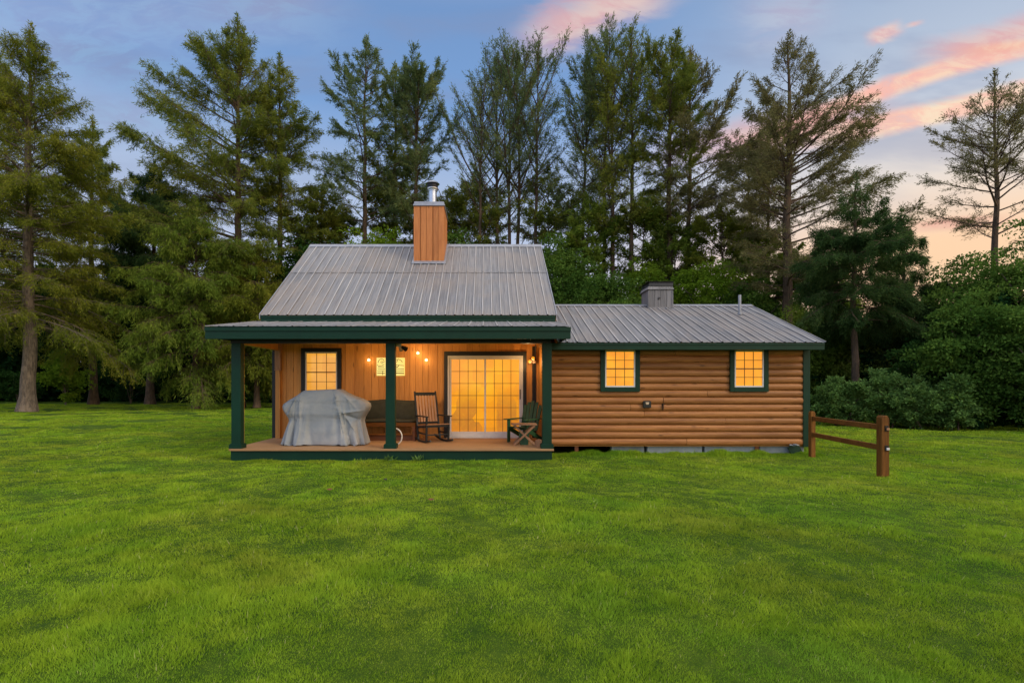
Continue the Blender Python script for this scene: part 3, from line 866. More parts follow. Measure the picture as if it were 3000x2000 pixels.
# sliding door
da, db = PX(1028.3, YW), PX(1201, YW); dz1 = PZ(817, YW); dz0 = DZ + 0.02
b = MB(); b.box(da - 0.09, da - 0.001, YW - 0.075, YW - 0.006, DZ, dz1 + 0.11); b.box(db + 0.001, db + 0.09, YW - 0.075, YW - 0.006, DZ, dz1 + 0.11)
b.box(da, db, YW - 0.075, YW - 0.006, dz1 + 0.001, dz1 + 0.11)
door = b.build('sliding_door', 'dark_trim', cabin, 0.004, label='amber lit sliding glass door in a dark surround')
b = MB(); f = 0.05
b.box(da, da + f, YW - 0.06, YW - 0.006, dz0, dz1); b.box(db - f, db, YW - 0.06, YW - 0.006, dz0, dz1)
b.box(da + f + .001, db - f - .001, YW - 0.06, YW - 0.006, dz1 - f, dz1); b.box(da - 0.02, db + 0.02, YW - 0.10, YW - 0.006, DZ + 0.002, dz0)
b.build('frame', 'white_frame', door, 0.003)
mx_ = PX(1115, YW)
for (xa, xb, yy) in ((da + f + 0.002, mx_ + 0.03, YW - 0.028), (mx_ - 0.03, db - f - 0.002, YW - 0.052)):
    b = MB(); s_ = 0.045; zt, zb_ = dz1 - f - 0.002, dz0 + 0.002
    yy1 = yy + 0.02
    b.box(xa, xa + s_, yy, yy1, zb_, zt); b.box(xb - s_, xb, yy, yy1, zb_, zt)
    b.box(xa + s_ + .001, xb - s_ - .001, yy, yy1, zt - 0.04, zt); b.box(xa + s_ + .001, xb - s_ - .001, yy, yy1, zb_, zb_ + 0.14)
    b.build('sash', 'white_frame', door, 0.003)
    ga, gb, g0, g1 = xa + s_, xb - s_, zb_ + 0.14, zt - 0.04
    b = MB(); b.box(ga, gb, yy + 0.008, yy + 0.014, g0, g1); b.build('pane', 'door_glow', door)
    b = MB()
    for i in range(1, 4): xx = ga + (gb - ga) * i / 4; b.box(xx - 0.006, xx + 0.006, yy + 0.0, yy + 0.007, g0, g1)
    for i in range(1, 6): zz = g0 + (g1 - g0) * i / 6; b.box(ga, gb, yy - 0.004, yy - 0.0005, zz - 0.006, zz + 0.006)
    b.build('muntins', 'grille_bar', door)
b = MB(); b.box(db - f - 0.035, db - f - 0.015, YW - 0.09, YW - 0.061, 1.25, 1.50); b.box(db - f - 0.03, db - f - 0.02, YW - 0.0605, YW - 0.054, 1.27, 1.29)
b.build('handle', 'black_metal', door, 0.004)

# backlit panel with dark iron scrawl
sa, sb, s0, s1 = PX(865.5, YW), PX(930, YW), PZ(862.6, YW), PZ(821.4, YW)
b = MB(); b.box(sa, sb, YW - 0.030, YW - 0.006, s0, s1)
sign = b.build('lit_panel', 'sign_glow', cabin, 0.002, label='small glowing yellow panel with dark scrollwork on the porch wall')
b = MB(); sw, sh = sb - sa, s1 - s0; ys = YW - 0.038
def SP(u, v): return (sa + sw * u, ys, s1 - sh * v)
def stroke(pts, w_=0.007): b.tube([SP(*p) for p in pts], w_, 5)
stroke([(0.05, 0.30), (0.09, 0.12), (0.18, 0.06), (0.26, 0.12), (0.28, 0.24), (0.20, 0.30), (0.13, 0.26), (0.17, 0.2), (0.24, 0.22)])
stroke([(0.02, 0.40), (0.08, 0.45), (0.20, 0.43), (0.28, 0.36)]); stroke([(0.05, 0.52), (0.28, 0.50)])
stroke([(0.04, 0.62), (0.3, 0.62)]); stroke([(0.03, 0.74), (0.3, 0.73)]); stroke([(0.03, 0.86), (0.3, 0.87)], 0.010); stroke([(0.22, 0.73), (0.22, 0.97)])
b.build('scrollwork', 'ink', sign); b = MB()
stroke([(0.68, 0.12), (0.78, 0.08), (0.88, 0.16), (0.92, 0.26)]); stroke([(0.76, 0.10), (0.72, 0.26)])
stroke([(0.66, 0.40), (0.98, 0.44)]); stroke([(0.66, 0.52), (0.76, 0.52), (0.78, 0.44)], 0.010); stroke([(0.66, 0.62), (0.98, 0.62)])
stroke([(0.66, 0.74), (0.98, 0.73)]); stroke([(0.66, 0.86), (0.98, 0.87)], 0.012)
b.build('scrollwork', 'ink', sign)

# porch bulbs and lamps
for i, (px, py) in enumerate(((847, 826), (959.8, 810), (979.2, 826))):
    X, Z = PX(px, YW - 0.05), PZ(py, YW - 0.05)
    b = MB(); b.lathe(X, YW - 0.05, [(0.012, Z + 0.045), (0.02, Z + 0.04), (0.02, Z + 0.025)], 10)
    b.tube([(X, YW - 0.05, Z + 0.042), (X, YW - 0.0, Z + 0.07)], 0.006, 6)
    o = b.build('wall_lamp', 'lamp_housing', cabin)
    b = MB(); b.lathe(X, YW - 0.05, [(0.012, Z + 0.024), (0.034, Z + 0.01), (0.040, Z - 0.01), (0.030, Z - 0.03), (0.004, Z - 0.038)], 14)
    b.build('bulb', 'bulb_glow', o, smooth=True)
    l = bpy.data.lights.new('bulb_light', 'POINT'); l.energy = 1.6; l.color = (1.0, 0.62, 0.26); l.shadow_soft_size = 0.05
    lo = bpy.data.objects.new('bulb_light', l); C.objects.link(lo); lo.location = (X, YW - 0.14, Z - 0.02)
# flood lamp on the beam
b = MB(); X = PX(917, 11.35)
b.box(X - 0.05, X + 0.06, 11.21, 11.29, 2.44, 2.53)
o = b.build('flood_lamp', 'lamp_housing', cabin, 0.004, label='small tan flood lamp hanging behind the middle post')
b = MB(); b.tube([(X + 0.01, 11.30, 2.46), (X + 0.03, 11.42, 2.38)], [0.022, 0.045], 12); b.build('lamp_head', 'lamp_housing', o, smooth=True)
b = MB(); b.tube([(X + 0.04, 11.32, 2.46), (X + 0.14, 11.42, 2.40)], [0.022, 0.06], 12); b.build('lamp_head', 'black_metal', o, smooth=True)
l = bpy.data.lights.new('flood_light', 'SPOT'); l.energy = 85; l.color = (1.0, 0.60, 0.25); l.shadow_soft_size = 0.10; l.spot_size = R(165); l.spot_blend = 0.8
lo = bpy.data.objects.new('flood_light', l); C.objects.link(lo); lo.location = (X + 0.06, 11.46, 2.37); lo.rotation_euler = (R(62), 0, 0)
# corner twin lamp
X, Z = PX(1224, YW - 0.25), PZ(832, YW - 0.25)
b = MB(); b.lathe(X + 0.03, YW - 0.2, [(0.05, Z - 0.02), (0.05, Z + 0.04)], 12); b.tube([(X + 0.03, YW - 0.2, Z), (X + 0.03, YW - 0.02, Z)], 0.015, 8)
o = b.build('corner_lamp', 'lamp_housing', cabin, label='twin flood lamp in the upper right corner of the porch')
for dx, dz in ((-0.09, 0.02), (0.0, 0.10)):
    b = MB(); b.tube([(X + dx * 0.4 + 0.02, YW - 0.22, Z + dz * 0.3), (X + dx, YW - 0.32, Z + dz)], [0.025, 0.05], 12); b.build('lamp_head', 'lamp_housing', o, smooth=True)
    b = MB(); b.tube([(X + dx, YW - 0.32, Z + dz), (X + dx * 1.05, YW - 0.335, Z + dz * 1.02)], [0.045, 0.03], 12); b.build('bulb', 'door_glow', o, smooth=True)
b = MB(); b.tube([(X + 0.04, YW - 0.2, Z + 0.05), (X + 0.06, YW - 0.3, Z + 0.2), (X + 0.04, YW - 0.5, Z + 0.42)], 0.012, 6); b.build('cable', 'dark_trim', o)
l = bpy.data.lights.new('corner_light', 'POINT'); l.energy = 9; l.color = (1.0, 0.60, 0.25); l.shadow_soft_size = 0.08
lo = bpy.data.objects.new('corner_light', l); C.objects.link(lo); lo.location = (X - 0.14, YW - 0.5, Z - 0.02)

# outlet box and bracket on the wing
Y = GY - 0.045
xa, xb, z0_, z1_ = PX(1476, Y), PX(1494, Y), PZ(936, Y), PZ(920, Y)
b = MB(); b.prism([(xa, z0_), (xb, z0_), (xb + 0.0, z1_ - 0.03), (xb - 0.02, z1_), (xa + 0.02, z1_), (xa, z1_ - 0.03)], 'Y', Y - 0.06, Y)
o = b.build('outlet_box', 'black_wood', cabin, 0.006, label='small dark outlet box on the log siding')
b = MB(); cx = (xa + xb) / 2
b.prism([(cx - 0.045, z1_ - 0.03), (cx + 0.045, z1_ - 0.03), (cx + 0.03, z1_ - 0.085), (cx - 0.03, z1_ - 0.085)], 'Y', Y - 0.068, Y - 0.061)
b.build('cover_plate', 'lamp_housing', o, 0.003)
b = MB(); xx = PX(1523, Y); b.box(xx - 0.018, xx - 0.002, Y - 0.05, Y + 0.02, PZ(941, Y), PZ(928, Y)); b.box(xx - 0.035, xx + 0.02, Y - 0.052, Y - 0.04, PZ(929, Y), PZ(927, Y))
b.build('log_bracket', 'black_metal', cabin, 0.003)
b = MB(); xx = PX(1820, Y); b.tube([(xx - 0.10, Y - 0.05, 0.21), (xx, Y - 0.07, 0.20), (xx + 0.03, Y - 0.10, 0.22), (xx + 0.11, Y - 0.06, 0.20)], 0.018, 8)
b.lathe(xx, Y - 0.08, [(0.035, 0.225), (0.035, 0.24)], 10)
b.build('water_tap', 'galvanised', cabin, label='small outdoor tap low on the wing corner')

# chimney
CY0, CY1, CX0, CX1 = 15.49, 16.85, -2.129, -1.245
b = MB(); xx = CX0; rr = random.Random(11)
wds = [0.17, 0.02, 0.16, 0.185, 0.02, 0.145, 0.17]; t_ = sum(wds)
for i, w_ in enumerate(wds):
    w2 = w_ / t_ * (CX1 - CX0); b.box(xx + 0.005, xx + w2 - 0.005, CY0 + (0 if w_ > 0.1 else -0.008), CY0 + 0.03, 4.9, 6.97); xx += w2
b.box(CX0 + 0.01, CX1 - 0.03, CY0 + 0.031, CY1 - 0.01, 4.9, 6.96)
for i in range(7):
    ya = CY0 + 0.0 + i * (CY1 - CY0) / 7; b.box(CX1 - 0.028, CX1, ya + 0.032 * (i == 0), ya + (CY1 - CY0) / 7 - 0.003, 4.9, 6.97)
    b.box(CX0 - 0.018, CX0 + 0.009, ya, ya + (CY1 - CY0) / 7 - 0.003, 4.9, 6.97)
ch = b.build('chimney', 'chimney_cedar', cabin, 0.003, label='cedar boarded chimney chase on the main roof')
b = MB(); b.box(CX0 - 0.035, CX1 + 0.03, CY0 - 0.03, CY1 + 0.03, 6.972, 7.02); b.box(CX0 - 0.01, CX1 + 0.005, CY0 - 0.005, CY1 + 0.005, 7.021, 7.10)
b.box(CX0 + 0.0, CX0 + 0.36, CY0 + 0.1, CY0 + 0.5, 7.101, 7.14)
b.build('chimney_cap', 'galvanised', ch, 0.005)
fx, fy = PX(993.5, 16.1), 16.1
b = MB(); b.lathe(fx, fy, [(0.18, 7.10), (0.13, 7.13), (0.128, 7.62), (0.15, 7.63), (0.15, 7.66)], 24)
b.lathe(fx, fy, [(0.16, 7.66), (0.175, 7.70), (0.175, 7.72)], 24)
fl = b.build('flue_pipe', 'steel', ch, smooth=True)
fl.data.set_sharp_from_angle(angle=R(40))
b = MB(); b.lathe(fx, fy, [(0.14, 7.721), (0.165, 7.73), (0.17, 7.83), (0.15, 7.85)], 24); b.build('flue_screen', 'black_metal', ch)
b = MB(); b.lathe(fx, fy, [(0.21, 7.85), (0.22, 7.86), (0.15, 7.92), (0.02, 7.945)], 24); b.build('rain_cap', 'steel', ch)
b = MB(); b.tube([(fx + 0.17, fy, 7.72), (fx + 0.27, fy, 7.50), (fx + 0.25, fy, 7.11)], 0.012, 6)
b.build('support_rod', 'black_metal', ch)
b = MB()
zz = EZ + sl * (CY0 - EY)
b.hexa([(CX0 - 0.07, CY0 - 0.10, zz - 0.06 + 0.03), (CX1 + 0.06, CY0 - 0.10, zz - 0.03), (CX1 + 0.06, CY0 - 0.002, zz + 0.0), (CX0 - 0.07, CY0 - 0.002, zz + 0.0),
        (CX0 - 0.07, CY0 - 0.10, zz + 0.0), (CX1 + 0.06, CY0 - 0.10, zz + 0.0), (CX1 + 0.06, CY0 - 0.002, zz + 0.08), (CX0 - 0.07, CY0 - 0.002, zz + 0.08)])
b.bar((CX1 + 0.03, CY0, zz + 0.045), (CX1 + 0.03, RY, RZ + 0.04), 0.06, 0.03); b.bar((CX0 - 0.045, CY0, zz + 0.045), (CX0 - 0.045, RY, RZ + 0.04), 0.05, 0.03)
b.build('flashing', 'galvanised', ch, 0.004)

# cupola vent on the wing
ux0, ux1 = PX(1479, 15.1), PX(1537, 15.1); uy0, uy1 = 14.75, 15.45
b = MB(); n_ = 4
for i in range(n_):
    xa = ux0 + 0.03 + (ux1 - ux0 - 0.06) * i / n_; xb = ux0 + 0.03 + (ux1 - ux0 - 0.06) * (i + 1) / n_
    b.box(xa + 0.003, xb - 0.003, uy0, uy0 + 0.02, 3.6, 4.33)
b.box(ux0 + 0.035, ux1 - 0.035, uy0 + 0.021, uy1, 3.6, 4.32)
b.box(ux0 + 0.0, ux1 + 0.0, uy0 - 0.02, uy1 + 0.02, 3.74, 3.83)
b.box(ux0 + 0.01, ux0 + 0.05, uy0 - 0.012, uy0 - 0.001, 3.831, 4.30); b.box(ux1 - 0.05, ux1 - 0.01, uy0 - 0.012, uy0 - 0.001, 3.831, 4.30)
cu = b.build('roof_cupola', 'grey_wood', cabin, 0.003, label='square weathered grey cupola on the wing ridge')
b = MB(); b.hexa([(ux0 - 0.01, uy0 - 0.03, 4.335), (ux1 + 0.01, uy0 - 0.03, 4.335), (ux1 + 0.01, uy1 + 0.03, 4.335), (ux0 - 0.01, uy1 + 0.03, 4.335),
        (ux0 + 0.03, uy0 + 0.0, 4.43), (ux1 - 0.03, uy0 + 0.0, 4.43), (ux1 - 0.03, uy1, 4.43), (ux0 + 0.03, uy1, 4.43)])
b.build('cupola_roof', 'grey_wood', cu, 0.003)
b = MB(); b.hexa([(ux0 + 0.02, uy0 - 0.02, 4.431), (ux1 - 0.02, uy0 - 0.02, 4.431), (ux1 - 0.02, uy1, 4.431), (ux0 + 0.02, uy1, 4.431),
        (ux0 + 0.06, uy0 + 0.02, 4.55), (ux1 + 0.0, uy0 + 0.02, 4.55), (ux1 + 0.0, uy1, 4.55), (ux0 + 0.06, uy1, 4.55)])
b.box(ux0 + 0.03, ux1 + 0.02, uy0 - 0.01, uy1 + 0.02, 4.551, 4.565)
b.build('cupola_cap', 'black_metal', cu, 0.003)
b = MB(); lx = ux0 + 0.32; b.tube([(lx + 0.03 * math.cos(a), uy0 - 0.012, 4.08 + 0.035 * math.sin(a)) for a in [i * 0.6 for i in range(10)]], 0.006, 5); b.bar((lx - 0.03, uy0 - 0.012, 4.08), (lx + 0.03, uy0 - 0.012, 4.08), 0.008, 0.008)
b.build('latch', 'black_metal', cu)
b = MB(); vx = PX(1699, 14.07); b.lathe(vx, 14.07, [(0.10, 3.50), (0.05, 3.56), (0.038, 3.60), (0.038, 4.06)], 14)
b.build('vent_pipe', 'dull_grey', cabin, smooth=True, label='thin grey vent pipe near the outer end of the wing roof')


# ------------------------------------------------------------------ porch things
def grill():
    Yc = 11.85
    t = thing('covered_grill', (PX(748, Yc), Yc, DZ), 'barbecue grill hidden under a draped blue grey cloth cover on the porch', 'grill')
    # silhouette: (z, xl, xr, depth half) in metres from centre
    k = Yc / F_PX
    cx = PX(748, Yc)
    def X(px): return PX(px, Yc) - cx
    rows = [(0.00, 657, 843, .36), (0.03, 655, 845, .37), (0.10, 657, 844, .365), (0.25, 660, 841, .34), (0.42, 665, 838, .32), (0.54, 669, 836, .31), (0.62, 667, 838, .315),
            (0.70, 660, 843, .33), (0.78, 655, 848, .325), (0.86, 652.5, 851, .32), (0.93, 656, 850, .31), (0.99, 665, 843, .31), (1.05, 676, 829, .30), (1.11, 686, 812, .29),
            (1.17, 694, 798, .275), (1.215, 699, 790, .26), (1.24, 703, 786, .24), (1.248, 712, 777, .20)]
    # shell: rows resampled, then folds pressed into it
    ra = np.array(rows); zi = np.concatenate([np.linspace(0, 1.15, 64), np.linspace(1.165, 1.248, 9)])
    rows = [tuple([z] + [float(np.interp(z, ra[:, 0], ra[:, j])) for j in (1, 2, 3)]) for z in zi]
    def ZX(zx): return (580 + zx / 3.564) / 1.2755
    def ZZ(zy): return PZ((940 + zy / 3.564) / 1.2755, Yc - 0.35) - DZ
    # creases on the front: (x0,y0)-(x1,y1) in the sketch, depth, width
    cre = [(1112, 735, 1118, 1310, .035, .05), (1190, 900, 1165, 1310, .022, .06), (1250, 1000, 1290, 1310, -.012, .05), (1330, 1050, 1370, 1310, .014, .05),
           (1485, 790, 1425, 1290, .045, .05), (1482, 790, 1598, 1315, .060, .030), (1540, 930, 1720, 1230, .040, .022), (1560, 960, 1760, 935, .045, .030),
           (1560, 975, 1730, 1040, -.050, .035), (1525, 730, 1700, 935, .022, .030), (1590, 770, 1640, 960, .015, .03), (1640, 1060, 1600, 1300, .030, .025),
           (1700, 1050, 1745, 1260, -.030, .03), (1100, 740, 965, 1040, .045, .035), (1060, 800, 960, 985, -.04, .03), (1010, 1060, 930, 1290, .040, .035), (1085, 1000, 1030, 1300, -.030, .04),
           (960, 1045, 925, 1300, .02, .03), (935, 900, 985, 1040, .03, .03)]
    rc = random.Random(21)
    for _ in range(26):
        xa = rc.choice((1115, 1500, 1300)) + rc.uniform(-60, 60); xb = xa + (xa - 1310) * rc.uniform(0.1, 0.55) + rc.uniform(-50, 50)
        cre.append((xa, rc.uniform(740, 1000), xb, 1312, rc.choice((-1, 1)) * rc.uniform(0.010, 0.026), rc.uniform(0.012, 0.022)))
    creX = [(X(ZX(c0)), ZZ(c1), X(ZX(c2)), ZZ(c3), a_, w_) for c0, c1, c2, c3, a_, w_ in cre]
    N = 300; ph = (1.0, 2.2, 0.4, 1.9, 2.7)
    vs = []; fs = []
    def fold(x, z):
        t_ = 0.0
        for x0, z0, x1, z1, a_, w_ in creX:
            dx, dz = x1 - x0, z1 - z0; L2 = dx * dx + dz * dz
            q = ((x - x0) * dx + (z - z0) * dz) / L2; qc = min(max(q, 0), 1)
            dd = math.hypot(x - x0 - qc * dx, z - z0 - qc * dz)
            t_ += a_ * 1.15 * math.exp(-dd / (w_ * 0.75)) * (0.35 + 0.65 * math.sin(math.pi * min(max(qc * 0.8 + 0.15, 0), 1)))
        return t_
    for (z, pl, pr, d) in rows:
        xl, xr = X(pl), X(pr); c = (xl + xr) / 2; hw = (xr - xl) / 2
        lo = max(0, 1 - z / 0.6)
        for i in range(N):
            a = 2 * math.pi * i / N
            ca, sa_ = math.cos(a), math.sin(a)
            e = 0.45 if z < 1.0 else 0.34
            x = hw * math.copysign(abs(ca) ** e, ca); y = d * math.copysign(abs(sa_) ** (e + .12), sa_)
            w_ = (abs(math.sin(a * 6.5 + ph[0] + 0.5 * math.sin(z * 3))) - 0.5) * 0.15 * lo ** 0.8 + 0.010 * math.sin(a * 19 + z * 5 + ph[2]) * (0.2 + lo)
            w_ += 0.006 * math.sin(x * 31 + z * 3) * (1 - z / 1.3)
            fr = fold(c + x, z) * min(1, abs(sa_) * 1.6 + 0.25)
            if sa_ > 0: fr *= 0.5
            yy = y * (1 + (w_ + fr) / d)
            zz = z + (0.010 * math.sin(a * 21) + 0.008 * math.sin(a * 47)) * (z < 0.03) + 0.012 * math.sin(c + x * 5) * (z > 1.1)
            vs.append((c + x * (1 + 0.5 * w_ / hw), yy, zz + (0.018 if z < .01 else 0)))
    for j in range(len(rows) - 1):
        for i in range(N):
            i2 = (i + 1) % N; fs.append((j * N + i, j * N + i2, (j + 1) * N + i2, (j + 1) * N + i))
    fs.append(tuple((len(rows) - 1) * N + i for i in range(N)))
    m = MB(); m._add(vs, fs, 0.5)
    o = m.build('cloth_cover', 'cover_cloth', t, smooth=True, local=True)
    return t


grill()


def bench():
    Yb = 13.05
    x0, x1 = PX(800, 12.6), PX(955, 12.6); cx = (x0 + x1) / 2
    t = thing('porch_bench', (cx, 12.8, DZ), 'long wooden porch bench with dark olive cushions against the wall', 'bench')
    hw = (x1 - x0) / 2
    b = MB()
    b.box(-hw, hw, -0.26, -0.22, 0.35, 0.44); b.box(-hw, hw, 0.18, 0.22, 0.35, 0.44); b.box(-hw, hw, -0.25, -0.22, 0.14, 0.18)
    for i in range(8): yy = -0.215 + i * 0.05; b.box(-hw, hw, yy, yy + 0.044, 0.405, 0.425)
    b.build('seat_frame', 'fence_rail_wood', t, 0.004, local=True)
    b = MB(); b.box(-hw, hw, -0.20, 0.16, 0.0, 0.13) ; b.build('storage_box', 'brown_wood', t, 0.004, local=True)
    for sx in (-1, 1):
        for yy in (-0.24, 0.20):
            b = MB(); b.box(sx * (hw - 0.04) - 0.03, sx * (hw - 0.04) + 0.03, yy - 0.03, yy + 0.03, 0, 0.349); b.build('leg', 'brown_wood', t, 0.004, local=True)
    def cushion(name, y0, y1, z0, z1, tilt=0.0):
        m = MB(); nx, nz = 24, 8
        vs = []; fs = []
        for s in (0, 1):
            for j in range(nz + 1):
                for i in range(nx + 1):
                    u, v = i / nx, j / nz
                    puff = (1 - abs(2 * u - 1) ** 8) * (1 - abs(2 * v - 1) ** 4)
                    ym = (y0 + y1) / 2; d = (y1 - y0) / 2 * (0.35 + 0.65 * puff) * (-1 if s == 0 else 1)
                    vs.append((-hw + 0.02 + (2 * hw - 0.04) * u, ym + d + tilt * v, z0 + (z1 - z0) * v - 0.015 * math.sin(u * 9) * v))
        W = nx + 1; K = W * (nz + 1)
        for s in (0, 1):
            for j in range(nz):
                for i in range(nx): q = s * K + j * W + i; fs.append((q, q + 1, q + W + 1, q + W))
        for i in range(nx): fs.append((i, i + 1, K + i + 1, K + i)); a = nz * W + i; fs.append((a, a + 1, K + a + 1, K + a))
        for j in range(nz): a = j * W; fs.append((a, a + W, K + a + W, K + a)); a += nx; fs.append((a, a + W, K + a + W, K + a))
        m._add(vs, fs, 0.4); m.build(name, 'cushion_cloth', t, smooth=True, local=True)
    cushion('seat_cushion', -0.24, 0.20, 0.43, 0.52)
    cushion('back_cushion', 0.10, 0.26, 0.46, 0.98, 0.08)
    b = MB(); b.box(-hw, hw, 0.31, 0.35, 0.40, 0.90); b.build('backrest', 'brown_wood', t, 0.004, local=True)


bench()


def rocking_chair():
    t = thing('rocking_chair', (PX(994, 12.35), 12.40, DZ), 'black rocking chair with pale wooden back slats beside the sliding door', 'rocking chair', rz=R(32))
    # local: faces -Y ; x across
    hw = 0.29
    def part(name, mt, fn, bev=0.004):
        b = MB(); fn(b); return b.build(name, mt, t, bev, local=True)
    for sx in (-1, 1):
        pts = [(sx * hw, -0.46 + 0.95 * i / 12, 0.02 + 0.16 * ((i / 12 - 0.42) * 1.35) ** 2) for i in range(13)]
        part('rocker', 'black_wood', lambda b: [b.bar(pts[i], pts[i + 1], 0.035, 0.045) for i in range(12)])
        part('leg', 'black_wood', lambda b: b.bar((sx * hw, -0.24, 0.035), (sx * hw, -0.26, 0.60), 0.042, 0.042))
        part('back_post', 'black_wood', lambda b: b.bar((sx * hw, 0.20, 0.03), (sx * (hw - 0.01), 0.44, 1.20), 0.045, 0.05, w1=0.035, h1=0.035))
        part('armrest', 'black_wood', lambda b: b.bar((sx * (hw + 0.02), -0.32, 0.615), (sx * (hw + 0.01), 0.31, 0.62), 0.085, 0.024))
        part('side_rail', 'black_wood', lambda b: (b.bar((sx * hw, -0.24, 0.20), (sx * hw, 0.235, 0.22), 0.022, 0.03), b.bar((sx * hw, -0.25, 0.385), (sx * hw, 0.27, 0.34), 0.03, 0.05)))
    def seat(b):
        for i in range(8): yy = -0.29 + i * 0.066; b.box(-hw - 0.01, hw + 0.01, yy, yy + 0.058, 0.42 - 0.006 * i, 0.438 - 0.006 * i)
    part('seat', 'slat_wood', seat)
    part('front_rail', 'black_wood', lambda b: (b.box(-hw, hw, -0.265, -0.235, 0.36, 0.41), b.box(-hw, hw, -0.255, -0.235, 0.17, 0.20)))
    part('top_rail', 'black_wood', lambda b: b.bar((-hw, 0.425, 1.13), (hw, 0.425, 1.13), 0.03, 0.09))
    part('lower_rail', 'black_wood', lambda b: b.bar((-hw, 0.285, 0.44), (hw, 0.285, 0.44), 0.03, 0.05))
    for i in range(7):
        xx = -hw + 0.055 + (2 * hw - 0.11) * i / 6
        part('slat', 'pale_slat_wood', lambda b: b.bar((xx, 0.28, 0.45), (xx, 0.415, 1.10), 0.050, 0.016, (0, 1, 0)), 0.003)


rocking_chair()


def adirondack():
    t = thing('adirondack_chair', (PX(1207, 12.4), 12.42, DZ), 'dark green slatted adirondack chair in the right porch corner', 'chair', rz=R(-38))
    hw = 0.25
    def part(name, fn):
        b = MB(); fn(b); return b.build(name, 'adirondack_green', t, 0.004, local=True)
    for i in range(5):
        xx = (i - 2) * 0.098; top = 0.97 - 0.035 * abs(i - 2) ** 1.6
        part('back_slat', lambda b: b.bar((xx, 0.14, 0.26), (xx * 1.12, 0.34, top), 0.090, 0.018, (0, 1, 0)))
    def seat(b):
        for i in range(6): yy = -0.38 + i * 0.085; b.box(-hw + 0.02, hw - 0.02, yy, yy + 0.077, 0.36 - 0.02 * i, 0.378 - 0.02 * i)
    part('seat', seat)
    for sx in (-1, 1):
        part('leg', lambda b: b.bar((sx * hw, -0.34, 0.0), (sx * hw, -0.34, 0.53), 0.03, 0.10))
        part('leg', lambda b: b.bar((sx * hw * .95, 0.45, 0.0), (sx * hw * .95, -0.36, 0.34), 0.03, 0.10))
        def arm(b):
            pts = [(sx * (hw + 0.02) + 0.065 * math.cos(a), -0.42 + 0.065 * math.sin(a)) for a in [math.pi + math.pi * i / 10 for i in range(11)]]
            b.prism(pts + [(sx * (hw + 0.02) + 0.05, 0.30), (sx * (hw + 0.02) - 0.05, 0.30)], 'Z', 0.532, 0.555)
        part('armrest', arm)


adirondack()


def folding_table():
    Yt = 11.75; x0, x1 = PX(1175, Yt), PX(1232, Yt); cx = (x0 + x1) / 2; hw = (x1 - x0) / 2
    t = thing('side_table', (cx, Yt, DZ), 'small folding table with crossed pale wooden legs in front of the green chair', 'table')
    b = MB(); b.box(-hw, hw, -0.19, 0.19, 0.455, 0.475)
    for i in range(6): yy = -0.188 + i * 0.064; b.box(-hw + 0.003, hw - 0.003, yy, yy + 0.056, 0.4755, 0.483)
    b.build('table_top', 'slat_wood', t, 0.003, local=True)
    for yy, s in ((-0.16, 1), (-0.135, -1), (0.16, 1), (0.135, -1)):
        b = MB(); b.bar((-s * (hw - 0.06), yy, 0.02), (s * (hw - 0.06), yy, 0.45), 0.022, 0.045, (0, 1, 0)) if False else b.bar((-s * (hw - 0.05), yy, 0.012), (s * (hw - 0.05), yy, 0.45), 0.045, 0.022, (0, 1, 0))
        b.build('leg', 'slat_wood', t, 0.003, local=True)
    for sx in (-1, 1):
        b = MB(); b.box(sx * (hw - 0.06) - 0.02, sx * (hw - 0.06) + 0.02, -0.17, 0.17, 0.0, 0.025); b.build('foot_bar', 'slat_wood', t, 0.003, local=True)
    g = MB(); g.prism([(-0.09, 0), (0.09, 0), (0.115, 0.29), (-0.115, 0.29)], 'Y', -0.1, 0.1)
    o = g.build('planter_box', 'adirondack_green', None, 0.008); o.location = (cx - 0.02, Yt + 0.12, DZ)
    o.location = (cx + 0.0, Yt + 0.02, DZ)
    tag(o, 'dark green tapered box standing under the small folding table', 'box')


folding_table()


def bits():
    Yh = 11.55; b = MB(); r_ = 0.185
    pts = [(r_ * math.cos(a) * 0.9, 0.05 * math.sin(a * 0.5), 0.013 + r_ + r_ * math.sin(a)) for a in [2 * math.pi * i / 40 for i in range(41)]]
    b.tube(pts, 0.014, 8)
    o = b.build('hose_loop', 'white_hose', None, smooth=True); o.location = (PX(906, Yh), Yh, DZ)
    tag(o, 'white hose loop standing behind the middle porch post', 'hose')
    Yk = 11.42; xa, xb = PX(1229, Yk), PX(1247, Yk); h = 0.16
    b = MB(); w_ = (xb - xa) / 2
    b.prism([(-w_, 0), (w_, 0), (w_, h - 0.03), (0, h), (-w_, h - 0.03)], 'Y', -0.06, 0.06)
    o = b.build('wood_block', 'slat_wood', None, 0.004); o.location = ((xa + xb) / 2, Yk, DZ)
    tag(o, 'short gable topped wooden block beside the right porch post', 'block')


bits()

